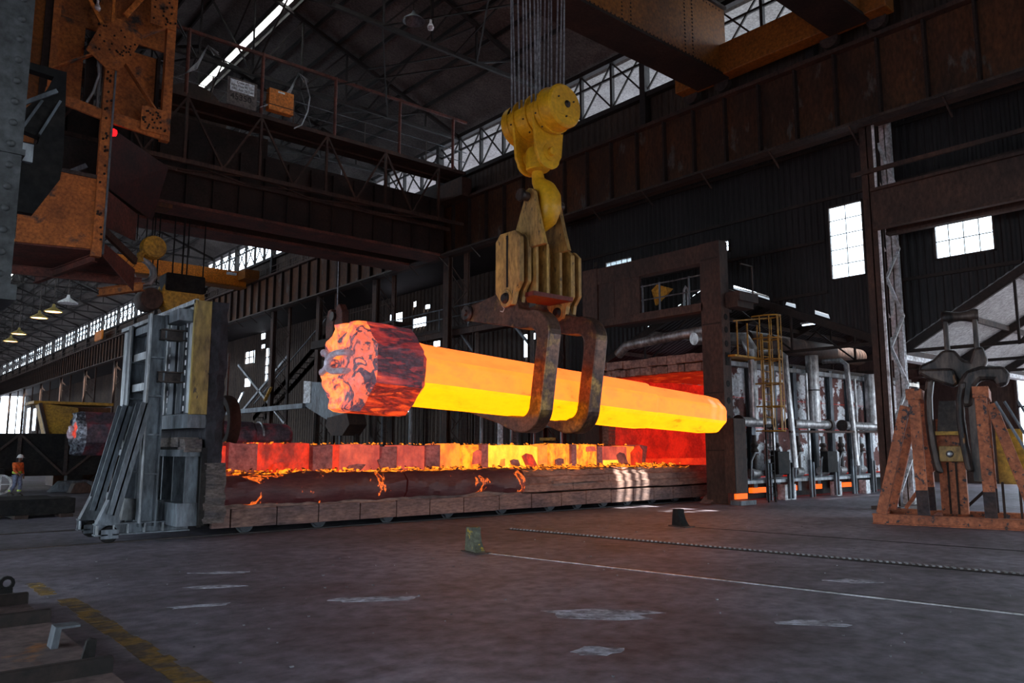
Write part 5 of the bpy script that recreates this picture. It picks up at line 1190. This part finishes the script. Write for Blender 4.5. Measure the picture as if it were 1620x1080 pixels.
# shoulders: thick arched arms
def arm(pts, th, y, nm='arm'): return MB().prism([(x, y, L2(z)) for x, z in pts], (0, th, 0)).obj(nm, 'oiled_steel', T2, local=True, bevel=.1)
arm([(1.2,4.15),(1.25,4.45),(1.6,4.6),(1.85,4.85),(2.15,4.85),(2.35,4.55),(2.5,4.5),(2.62,4.85),(2.85,4.9),(2.95,4.5),(2.75,4.05),(2.3,3.85),(2.05,3.95),(1.95,4.2),(1.5,4.05)], .45, .85)
arm([(1.2,4.2),(1.3,4.32),(2.1,4.3),(2.25,3.9),(2.1,3.75),(1.5,4.0)], .3, .55)
arm([(2.2,3.2),(2.22,3.9),(2.4,4.2),(2.75,4.3),(3.3,4.28),(3.45,4.05),(3.35,3.75),(3.1,3.7),(3.05,3.9),(2.75,3.92),(2.6,3.75),(2.5,3.2)], .4, .35)
def curve_arm(pts, w, th, y, nm):
    n = len(pts); o = [(x-w/2, z) for x, z in pts] + [(x+w/2, z) for x, z in reversed(pts)]
    return MB().prism([(x, y, L2(z)) for x, z in o], (0, th, 0)).obj(nm, 'oiled_steel', T2, local=True, bevel=.07)
curve_arm([(1.52,4.0),(1.44,3.5),(1.42,2.9),(1.46,2.2),(1.54,1.6),(1.6,1.4)], .2, .35, .4, 'prong')
curve_arm([(2.32,3.9),(2.22,3.4),(2.2,2.9),(2.24,2.2),(2.3,1.7),(2.34,1.45)], .2, .35, .3, 'prong')
MB().box(2.4, 2.75, .5, .9, L2(1.2), L2(3.6)).obj('back_arm', 'oiled_steel', T2, local=True)
bk = MB().box(1.6, 2.2, .55, .9, L2(1.72), L2(2.15)).obj('clamp_block', 'yoke_tan', T2, local=True, bevel=.02)
MB().lathe([(0,-.06),(.05,-.06),(.08,-.04),(.1,0)], (1.87,.55,L2(1.93)), 'y', 14).obj('bolt_head', 'steel_bright', bk, local=True, smooth=True)
MB().prism([(1.68,.75,L2(3.4)),(2.08,.75,L2(3.4)),(2.14,.6,L2(2.55)),(1.6,.6,L2(2.55))], (0,.12,0)).obj('guard_plate', 'steel_dark', T2, local=True)
MB().box(1.55, 2.2, .55, .85, L2(2.45), L2(2.55)).obj('guard_lip', 'machine_yellow', T2, local=True)

# ------------------------------------------------------------------ floor rails, toothed track, rail stops
def unit(a, c): d = V(c)-V(a); d.normalize(); return d
def floor_strip(name, a, c, w, h, mt, label, cat):
    d = unit(a, c); s = Vector((-d.y, d.x, 0))*w/2
    return tag(MB().prism([V(a)-s, V(a)+s, V(c)+s, V(c)-s], (0,0,h)).obj(name, mt), label, cat)
r1 = floor_strip('floor_rail', (10.02,13.2,0), (13.4,-7.0,0), .07, .012, 'steel_bright', 'thin worn steel rail let into the floor, running to the yellow stop', 'rail')
floor_strip('floor_groove', (10.11,13.2,0), (13.49,-7.0,0), .07, .004, 'steel_black', 'dark groove beside the thin floor rail', 'groove')
r2 = floor_strip('floor_groove', (17.5,13.3,0), (20.6,-7,0), .10, .005, 'steel_black', 'dark floor groove leading to the black stop', 'groove')
floor_strip('floor_groove', (13.42,15.9,0), (16.9,-7,0), .16, .004, 'steel_black', 'dark groove under the toothed floor track', 'groove')
TK = thing('toothed_track', (13.5, 15.8, 0), 'toothed steel rack bar lying along the floor', 'track')
a, c = V(13.5,15.8,0), V(16.96,-7,0); d = unit(a, c); s = Vector((-d.y, d.x, 0))
MB().bar(a+V(0,0,.014), c+V(0,0,.014), .07, .02).obj('track_bar', 'steel_dark', TK)
n = int((c-a).length/.11)
b = MB()
for k in range(n):
    p = a + d*(.11*k); b.bar(p - s*.055 + d*.03 + V(0,0,.028), p + s*.055 - d*.03 + V(0,0,.028), .045, .022)
tag(b.obj('track_tooth', 'steel_pale', TK), kind='stuff')
def rail_stop(x, y, mt, label, h):
    t = thing('rail_stop', (x, y, 0), label, 'rail stop', 'rail stops on the floor', rotz=R(-9.5))
    # wedge: upright back, concave slope
    pr = [(.16,0),(-.16,0),(-.13,h*.75),(-.1,h),(.04,h),(.06,h*.72)] if False else None
    prof = [(-.17,0),(-.14,h*.6),(-.11,h),(.09,h),(.10,h*.72),(.15,h*.42),(.24,h*.16),(.34,0)]
    MB().prism([(-.12, u, z) for u, z in [(-p[0], p[1]) for p in prof]], (.24,0,0)).obj('stop_block', mt, t, local=True, bevel=.02)
    MB().box(-.17, .17, -.42, .24, 0, .025).obj('stop_plate', 'steel_dark', t, local=True)
    return t
mat('stop_paint', (0.13,0.13,0.08,1), (0.06,0.06,0.05,1), 4, rough=0.7, spots=((0.42,0.28,0.02,1), 5, 0.56, 0.62))
rail_stop(10.05, 12.95, 'stop_paint', 'grey rail stop with worn yellow paint on the floor', .50)
rail_stop(17.5, 13.5, 'steel_black', 'black wedge rail stop on the floor near the furnace', .46)
# litter of small scale chips
b = MB(); ra = random.Random(21)
for k in range(240):
    x, y = ra.uniform(2, 24), ra.uniform(2.5, 17); s_ = ra.uniform(.005,.016)
    if x > 21.5 and y > 4: continue
    b.box(x-s_, x+s_*ra.uniform(.6,1.6), y-s_, y+s_, 0, .012)
tag(b.obj('scale_debris', 'chip'), 'pale chips of scale scattered over the floor', 'debris', kind='stuff')

# ------------------------------------------------------------------ plated steel bed in the near corner
PB = thing('steel_bed', (0.5, 9, 0), 'low rusty plate bed with upstanding angle ribs at lower left', 'plate bed')
for y0, y1, xl in ((3.0,7.55,-3),(7.62,10.1,-3),(10.2,10.5,-3),(10.5,12.6,1.46)): B(xl, 1.96, y0, y1, .02, .2).obj('deck_plate', 'plate_bed', PB)
for y, xl in ((7.58,-3), (10.15,-3), (11.5,1.46)): B(xl, 1.97, y-.04, y+.05, .05, .335).obj('angle_rib', 'rust_dark', PB, bevel=.02)
bk = MB().prism([(1.72,8.75,.2),(1.78,8.75,.2),(1.80,8.75,.375),(1.96,8.75,.375),(1.96,8.75,.395),(1.75,8.75,.395)], (0,.2,0)).obj('angle_bracket', 'steel_grey', PB)
MB().prism([(1.84,8.1,.2),(1.95,8.1,.2),(1.96,8.1,.37),(1.91,8.1,.385),(1.88,8.1,.37)], (0,.05,0)).obj('lug', 'steel_black', PB)
for x in (1.62, 1.84): MB().ring([(x+.09*math.cos(R(a)),12.2,.36+.09*math.sin(R(a))) for a in range(0,360,30)],[(x+.05*math.cos(R(a)),12.2,.36+.05*math.sin(R(a))) for a in range(0,360,30)],(0,.06,0)).obj('lifting_eye', 'steel_black', PB); 
MB().box(1.5,1.9,12.15,12.3,.2,.3).obj('eye_plate', 'steel_black', PB)

# ------------------------------------------------------------------ things beyond the door
S1 = thing('steel_slab', (4.8, 28, 0), 'dark rectangular steel slab lying on timber in the aisle', 'slab')
B(2.6, 5.8, 27.6, 28.9, .1, .56).obj('slab_body', 'steel_black', S1, bevel=.02)
for x in (3.0, 4.3, 5.5): B(x-.12,x+.22,27.4,29,0,.1).obj('timber', 'rust_brown', S1)
S2 = tag(B(3.5, 5.9, 31.2, 32.6, 0, .42).obj('steel_block', 'steel_black', bevel=.03), 'second dark steel block behind the slab', 'slab')
B2 = thing('second_ingot', (12.75, 40.0, 2.72), 'cooled dark ingot with silver torn end behind the furnace door', 'ingot')
B2.rotation_euler = (0, .004, 0)
make_ingot(B2, -4.6, -2.3, 3.6, 5.7, 1.0, .80, .72, .68, ['cool_crust']*4, 'cool_crust', 'cool_end', 'cool_crust')
xe = -4.65 + .26*lumpy((0,-.15,.1),1.4,8) + .12*lumpy((0,-.15,.1),3.6,9)
MB().lathe([(0,-.06),(.3,-.05),(.42,-.01),(.5,.1)], (xe,-0.15,.1), 'x', 14).obj('glowing_core', 'cool_core', B2, local=True, smooth=True)
staple(B2, -4.60, -0.1, .5, .36, .0, False); staple(B2, -4.60, 0.35, .4, .36, .1, True)
MB().tube([(4.0,-.72*math.cos(R(a)),.72*math.sin(R(a))) for a in range(0,180,20)], .06, 6).obj('scale_band', 'steel_bright', B2, local=True)
for x in (10.2, 15.5):
    t = thing('ingot_cradle', (x,40,0), 'dark steel cradle under the %s end of the cooled ingot' % ('torn' if x < 12 else 'plain'), 'cradle', 'cradles under the cooled ingot')
    MB().bar((x,39.2,0),(x,39.6,1.95),.3,.3).bar((x,40.8,0),(x,40.4,1.95),.3,.3).obj('leg', 'steel_black', t)
    MB().prism([(x-.2,39.0,1.7),(x-.2,41.0,1.7),(x-.2,40.9,2.2),(x-.2,40.4,1.9),(x-.2,39.6,1.9),(x-.2,39.1,2.2)], (.4,0,0)).obj('saddle', 'steel_black', t)
    B(x-.4,x+.4,38.9,41.1,0,.15).obj('foot', 'steel_black', t)
BN = thing('scrap_bin', (8, 45, 0), 'big black plated scrap bin with diagonal ribs', 'bin')
B(3.0, 14.5, 44.0, 47, .75, 2.78).obj('bin_shell', 'steel_black', BN)
for xa, xb in ((4.6,6.6),(8.6,6.7),(8.7,10.8),(12.8,10.9)): MB().bar((xa,43.95,.8),(xb,43.95,2.7),.14,.1).obj('diagonal_rib', 'steel_dark', BN)
for x in (4.5, 6.65, 8.65, 10.85, 12.9): B(x-.08,x+.08,43.9,44,.75,2.75).obj('post_rib', 'steel_dark', BN)
for x in (9.2, 13): B(x-.35,x+.35,44.3,45,0,.8).obj('leg', 'steel_black', BN)
MB().bar((9.5,44.2,0.1),(10.6,44.2,1.2),.1).obj('leg_brace', 'steel_black', BN)
YM = thing('yellow_machine', (9, 50, 0), 'yellow hooded machine behind the black bin', 'machine')
MB().prism([(9.2,49,1.0),(10.5,49,1.0),(10.1,49,4.3),(8.3,49,4.5)], (0,2,0)).obj('hood', 'machine_yellow', YM, bevel=.05)
MB().bar((8.2,48.9,4.5),(9.1,48.9,1.2),.16,.2).obj('hood_rib', 'rust_brown', YM); B(8.0, 12, 49.5, 52, 4.5, 4.65).obj('canopy', 'machine_yellow', YM)
B(9.3, 12, 50, 52, 0, 4.4).obj('housing', 'rust_girder', YM)
for (x, y, w, h, mt, lab) in ((8.4,41.2,.9,.5,'rust_brown','rusty lump of scrap on the floor beside the worker'),(7.9,43.0,2.2,.55,'steel_grey','grey bundle of bars on the floor below the bin'),(11.2,42.6,1.4,.35,'refractory','pale broken refractory piece under the cooled ingot')):
    tag(MB().prism([(x,y,0),(x+w,y,0),(x+w*.95,y,h*.7),(x+w*.7,y,h),(x+w*.2,y,h*.9)], (0,.8,0)).obj('scrap_piece', mt, bevel=.03), lab, 'scrap')
WHL = thing('trolley_wheel', (5.3, 42.0, 0), 'pale spoked trolley wheel beside the worker', 'wheel')
MB().lathe([(.36,-.05),(.45,-.05),(.45,.05),(.36,.05),(.36,-.05)], (5.75,42,.46), 'y', 24).obj('rim', 'white_paint', WHL, smooth=True); MB().bar((5.35,42,.46),(6.15,42,.46),.04).bar((5.75,42,.06),(5.75,42,.86),.04).obj('spoke', 'white_paint', WHL)
B(3.6, 5.9, 42.2, 43.2, .8, 1.15).obj('trolley_bed', 'steel_black', WHL)

# ------------------------------------------------------------------ the worker walking past
WK = thing('person', (6.15, 40.6, 0), 'worker in orange jacket, blue-grey trousers and white helmet walking', 'person')
WK.rotation_euler = (0, 0, R(-50))     # local +x = walking direction
def skin_mesh(name, joints, edges, mt, parent, sub=2, root=0):
    me = bpy.data.meshes.new(name); me.from_pydata([j[:3] for j in joints], edges, []); o = bpy.data.objects.new(name, me); COL.objects.link(o); o.parent = parent
    sk = o.modifiers.new('skin', 'SKIN'); sk.use_smooth_shade = True
    lay = me.skin_vertices[0].data if me.skin_vertices else None
    if lay is None:
        bm = bmesh.new(); bm.from_mesh(me); bm.verts.layers.skin.verify(); bm.to_mesh(me); bm.free(); lay = me.skin_vertices[0].data
    for i, j in enumerate(joints): lay[i].radius = (j[3], j[3]); lay[i].use_root = (i == root)
    o.modifiers.new('sub', 'SUBSURF').levels = sub; o.modifiers['sub'].render_levels = sub; me.materials.append(MATS[mt]); return o
J = [(0,0,.95,.13),(0.02,0,1.18,.135),(.04,0,1.36,.14),(.06,0,1.47,.06),(.08,0,1.53,.055),(.10,0,1.62,.09),(.10,0,1.69,.085),
     (0,.09,.90,.095),(.12,.10,.50,.062),(.06,.10,.09,.045),(.17,.10,.03,.04),
     (0,-.09,.90,.095),(.02,-.10,.50,.062),(-.22,-.10,.14,.045),(-.12,-.10,.05,.04),
     (.03,.20,1.40,.06),(.0,.24,1.12,.045),(.12,.22,.90,.032),(.15,.215,.83,.03),
     (.03,-.20,1.40,.06),(.06,-.24,1.12,.045),(.24,-.20,.98,.032),(.29,-.19,.95,.03)]
E_ = [(0,1),(1,2),(2,3),(3,4),(4,5),(5,6),(0,7),(7,8),(8,9),(9,10),(0,11),(11,12),(12,13),(13,14),(2,15),(15,16),(16,17),(17,18),(2,19),(19,20),(20,21),(21,22)]
for hnd, (hx, hy, hz), s_ in ((18,(.15,.215,.83),1),(22,(.29,-.19,.95),-1)):
    for k in range(5):
        dx = (.035,.02,0,-.02,-.035)[k]; l_ = (.05,.075,.085,.078,.06)[k]; i0 = len(J)
        if k == 0: J += [(hx+.03,hy-s_*.03,hz-.01,.010),(hx+.05,hy-s_*.035,hz-.045,.009)]
        else: J += [(hx+dx,hy,hz-.04,.009),(hx+dx+.012,hy-s_*.01,hz-.04-l_*.6,.0085)]
        E_ += [(hnd,i0),(i0,i0+1)]
skin_mesh('body', J, E_, 'skin', WK)
skin_mesh('jacket', [(0,0,.93,.165),(.02,0,1.18,.165),(.04,0,1.36,.165),(.06,0,1.45,.085),(.03,.20,1.40,.085),(0,.25,1.12,.07),(.11,.225,.92,.052),(.03,-.20,1.40,.085),(.06,-.25,1.12,.07),(.22,-.205,.995,.052)],
          [(0,1),(1,2),(2,3),(2,4),(4,5),(5,6),(2,7),(7,8),(8,9)], 'hivis_orange', WK)
tr_ = skin_mesh('trousers', [(0,0,.98,.15),(0,.09,.88,.115),(.12,.10,.50,.085),(.06,.10,.12,.07),(0,-.09,.88,.115),(.02,-.10,.50,.085),(-.21,-.10,.17,.07)], [(0,1),(1,2),(2,3),(0,4),(4,5),(5,6)], 'work_trousers', WK)
MB().lathe([(.19,.98),(.195,1.03),(.19,1.08),(.17,1.03)], (0,0,0), 'z', 18).obj('reflective_band', 'hivis_band', WK, local=True, smooth=True)
for (x, y) in ((.07,.10),(-.185,-.10)): MB().lathe([(.085,-.03),(.088,0),(.085,.03)], (x,y,.24), 'z', 12).obj('reflective_band', 'hivis_band', WK, local=True)
for (x, y, z) in ((.10,.10,.05),(-.17,-.10,.08)): MB().prism([(x-.11,y-.05,z-.05),(x+.15,y-.05,z-.05),(x+.15,y-.05,z),(x+.04,y-.05,z+.06),(x-.1,y-.05,z+.08)], (0,.1,0)).obj('boot', 'boots', WK, local=True, bevel=.015)
MB().lathe([(.155,1.665),(.15,1.68),(.125,1.69),(.12,1.74),(.09,1.79),(.04,1.81),(0,1.815)], (.10,0,0), 'z', 20).obj('helmet', 'helmet', WK, local=True, smooth=True)
MB().prism([(.2,-.08,1.67),(.28,-.05,1.66),(.28,.05,1.66),(.2,.08,1.67)], (0,0,.012)).obj('helmet_peak', 'helmet', WK, local=True)
MB().lathe([(0,-.02),(.012,-.015),(.016,0),(.01,.015),(0,.018)], (.195,0,1.60), 'z', 8).obj('nose', 'skin', WK, local=True)
for y in (-.035,.035): MB().lathe([(0,-.008),(.009,0),(0,.008)], (.178,y,1.625), 'z', 8).obj('eye', 'helmet', WK, local=True)
B(.175,.186,-.028,.028,1.553,1.562).obj('mouth', 'rust_red', WK, local=True)
for y in (-.1,.1): MB().lathe([(0,-.03),(.014,0),(0,.03)], (.09,y,1.61), 'z', 8).obj('ear', 'skin', WK, local=True)

# ------------------------------------------------------------------ plant behind the bogie, under the runway
PL = thing('gallery', (29, 38, 0), 'dark steel gallery with railings on posts behind the ingot', 'platform')
B(28.2, 30.5, 31, 47, 9.3, 9.5).obj('deck', 'rust_dark', PL); MB().ibeam((28.2,31,9.1),(28.2,47,9.1),.2,.4).obj('edge_beam', 'rust_brown', PL)
for z in (10.1, 10.7): MB().cyl((28.2,31,z),(28.2,47,z),.04,6).obj('handrail', 'steel_grey', PL)
for y in (31, 34, 37, 40, 43, 47): MB().bar((28.2,y,9.3),(28.2,y,10.7),.06).obj('rail_post', 'steel_grey', PL)
for y in (31.5, 36.4, 41.5, 46.5): MB().ibeam((28.3,y,0),(28.3,y,9.2),.26,.26,.03).obj('leg', 'steel_dark', PL); MB().bar((28.3,y,7.6),(28.3,y+1.6,9.1),.12).obj('knee_brace', 'steel_grey', PL)
B(30, 32, 33.5, 35.2, 9.5, 12.2).obj('cabin', 'rust_dark', PL)
CG = thing('mesh_cage', (29, 40, 0), 'dark wire-mesh cage panels on posts behind the hot blocks', 'cage')
for y in (33, 34.8, 36.6, 38.4, 40.2, 42, 43.8): MB().bar((28.6,y,0),(28.6,y,5.4),.12).obj('cage_post', 'steel_grey' if int(y) % 2 else 'steel_dark', CG)
b = MB(); y = 33.0
while y < 43.8: b.box(28.59,28.61,y-.012,y+.012,1.0,5.0); y += .22
z = 1.0
while z < 5.0: b.box(28.59,28.61,33,43.8,z-.012,z+.012); z += .22
tag(b.obj('wire_mesh', 'rust_brown', CG), kind='stuff')
for z in (5.0, 1.0): B(28.55,28.65,33,43.8,z-.05,z+.05).obj('cage_rail', 'steel_dark', CG)
SH = thing('work_bench', (28, 29.5, 0), 'dark bench frame with yellow notice behind the tongs', 'bench')
B(26.4, 27.2, 27.2, 31.0, 3.1, 3.2).obj('bench_top', 'steel_grey', SH); B(26.4,27.2,27.2,31.0,1.7,1.8).obj('bench_shelf', 'steel_grey', SH)
for y in (27.25, 29.2, 30.95): MB().bar((26.45,y,0),(26.45,y,3.2),.08).obj('leg', 'steel_pale', SH)
for z in (1.95, 2.2, 2.45): B(26.36,26.4,27.6,28.7,z,z+.14).obj('notice_stripe', 'machine_yellow', SH)
for i, (y, r_, h, mt) in enumerate(((33.9,.16,6.5,'white_paint'),(32.8,.2,6.5,'fibre'),(35.6,.1,7,'steel_pale'),(43.0,.12,7,'steel_pale'),(44.6,.07,7,'steel_grey'),(45.6,.2,7.2,'steel_dark'),(47.8,.12,6.8,'steel_dark'),(50.2,.1,6.8,'steel_grey'),(52.5,.14,6.8,'steel_dark'))):
    lab = ('white flaking stand pipe behind the tong jaw','rough lagged stand pipe beside the white one','thin pale stand pipe left of the mesh cage','pale stand pipe under the ingot body','thin grey stand pipe beneath the ingot head','thick dark stand pipe beneath the ingot head','dark stand pipe near the grey chute','slim grey stand pipe under the chute mouth','dark stand pipe left of the chute')[i]
    tag(MB().cyl((28.15 if 32.5 < y < 44 else 27.0,y,0),(28.15 if 32.5 < y < 44 else 27.0,y,h),r_,10).obj('stand_pipe', mt, smooth=True), lab, 'pipe')
CH = thing('grey_chute', (26, 49, 0), 'grey sheet-metal chute with faceted mouth behind the ingot head', 'chute')
MB().prism([(25.2,47.3,6.4),(25.2,52.4,6.8),(25.2,52.4,5.1),(25.2,50.0,4.35),(25.2,47.7,3.65),(25.2,46.4,4.35)], (1.4,0,0)).obj('hopper', 'steel_grey', CH)
MB().prism([(25.15,51.3,5.25),(25.15,52.4,5.25),(25.15,52.4,6.85),(25.15,51.3,6.75)], (.05,0,0)).obj('pale_patch', 'white_paint', CH)
MB().prism([(25.1,45.9,4.35),(25.1,48.6,4.1),(25.1,48.8,3.55),(25.1,47.9,2.9),(25.1,46.4,2.9),(25.1,45.5,3.6)], (1.3,0,0)).obj('mouth', 'rust_brown', CH)
for y in (46.4, 52.2): MB().ibeam((26.1,y,0),(26.1,y,4.6),.25,.25,.03).obj('leg', 'steel_dark', CH)
B(25.0, 25.4, 52.2, 68, 4.9, 5.25).obj('support_beam', 'steel_grey', CH)
ST = thing('stair_flight', (29, 62, 0), 'dark steel stair flight with handrails under the runway', 'stairs')
for y0 in (0, .0):
    MB().bar((29.6,72,4.8),(29.6,58,11.2),.12,.4).bar((30.6,72,4.8),(30.6,58,11.2),.12,.4).obj('stringer', 'steel_dark', ST)
for k in range(16): f = k/16; B(29.6,30.6,72-14*f-.25,72-14*f+.1,4.9+6.4*f,4.95+6.4*f).obj('tread', 'steel_dark', ST)
MB().bar((29.6,72,6.2),(29.6,58,12.6),.08).obj('handrail', 'steel_grey', ST); B(29.6,31.4,48,58.2,11.0,11.2).obj('landing', 'rust_brown', ST)
for y in (48.5, 51.5, 54.5, 57.5): MB().bar((29.65,y,11.2),(29.65,y,12.5),.06).obj('rail_post', 'rust_brown', ST)
MB().bar((29.65,48,12.5),(29.65,58,12.5),.06).obj('handrail', 'rust_brown', ST)
for y0, y1 in ((78,64.5),(64.5,76)): MB().bar((29.5,y0,4.0),(29.5,y1,10.2),.16,.22).obj('raking_brace', 'steel_pale', ST)
for i, (y, z) in enumerate(((69.5,5.9),(63.6,6.0))):
    l = thing('work_lamp', (27.1,y,z), ('lit tube lamp leaning by the stairs','second lit tube lamp near the grey chute')[i], 'lamp')
    MB().bar((27.1,y,z),(27.1,y-1.2,z+1.1),.14).obj('lamp_housing', 'white_paint' if i == 0 else 'machine_yellow', l); MB().bar((27.0,y,z+.05),(27.0,y-1.1,z+1.0),.1).obj('tube', 'lamp_tube' if i == 0 else 'machine_yellow', l); MB().bar((27.1,y,0),(27.1,y,z+.1),.06).obj('lamp_stand', 'steel_dark', l)
HC = thing('hanging_clevis', (24.5, 46.5, 10), 'rusty brown clevis hanging in the background above the ingot head', 'clevis')
for k, (y, dz) in enumerate(((46.0,0),(47.2,-.2))):
    pr = [(24.3,y-.65,9.0+dz),(24.3,y+.45,9.0+dz),(24.3,y+.5,10.6+dz),(24.3,y+.25,11.4+dz),(24.3,y-.15,11.5+dz),(24.3,y-.6,10.9+dz)]
    MB().prism(pr, (.5,0,0)).obj('clevis_plate', 'rust_red', HC, bevel=.08)
MB().cyl((24.1,46.5,10.7),(25.0,46.5,10.7),.3,14).obj('clevis_pin', 'oiled_steel', HC); MB().cyl((24.5,46.5,11.3),(24.5,46.5,21.4),.04,6).obj('hanger_rope', 'rope', HC)
B(23.5, 25.5, 45.5, 48, 8.6, 9.1).obj('lower_block', 'rust_dark', HC)
BC = thing('cable_drum', (13.2, 26.8, 0), 'dark steel ring hanging behind the furnace door edge', 'ring')
MB().lathe([(.62,-.18),(.85,-.18),(.9,-.1),(.9,.1),(.85,.18),(.62,.18),(.62,-.18)], (9.6,25.6,2.9), 'x', 26).obj('ring_rim', 'rust_dark', BC, smooth=True); MB().bar((9.6,25.6,3.7),(9.6,25.6,5.2),.06).obj('ring_hanger', 'steel_dark', BC); MB().bar((9.6,25.6,0),(9.6,25.6,2.05),.16).obj('ring_stand', 'steel_dark', BC)

# lamps under the far roof, fittings along the far wall
for i, (x, y, z) in enumerate(((17.6, 101.5, 17.5), (17.2, 107.5, 17.5), (17.7, 124.7, 17.5), (18.1, 134.2, 17.5), (17.75, 94.8, 17.6))):
    l = thing('high_bay_lamp', (x, y, z), ('lit high-bay lamp nearest under the far roof','second lit high-bay lamp under the far roof','third lit high-bay lamp under the far roof','orange-tinted lit lamp low at the far left','unlit white lamp under the far roof')[i], 'lamp', 'lamps under the far roof')
    MB().lathe([(.12,.95),(.2,.6),(.95,.12),(1.0,0),(.94,0),(.2,.5)], (x,y,z), 'z', 18).obj('lamp_shade', 'lamp_shade' if i < 4 else 'white_paint', l, smooth=True); MB().cyl((x,y,z+.9),(x,y,rz(x)+.02),.05,5).obj('hanger', 'steel_dark', l)
    MB().lathe([(0,.08),(.9,.08),(.9,.1),(0,.1)], (x,y,z-.02), 'z', 18).obj('lamp_glow', 'lamp_warm' if i < 4 else 'white_paint', l)
tag(B(26.9, 27.2, 120, 124, 17.2, 18.6).obj('festoon_trolley', 'beam_orange', bevel=.2), 'bright orange trolley on the far runway', 'trolley')
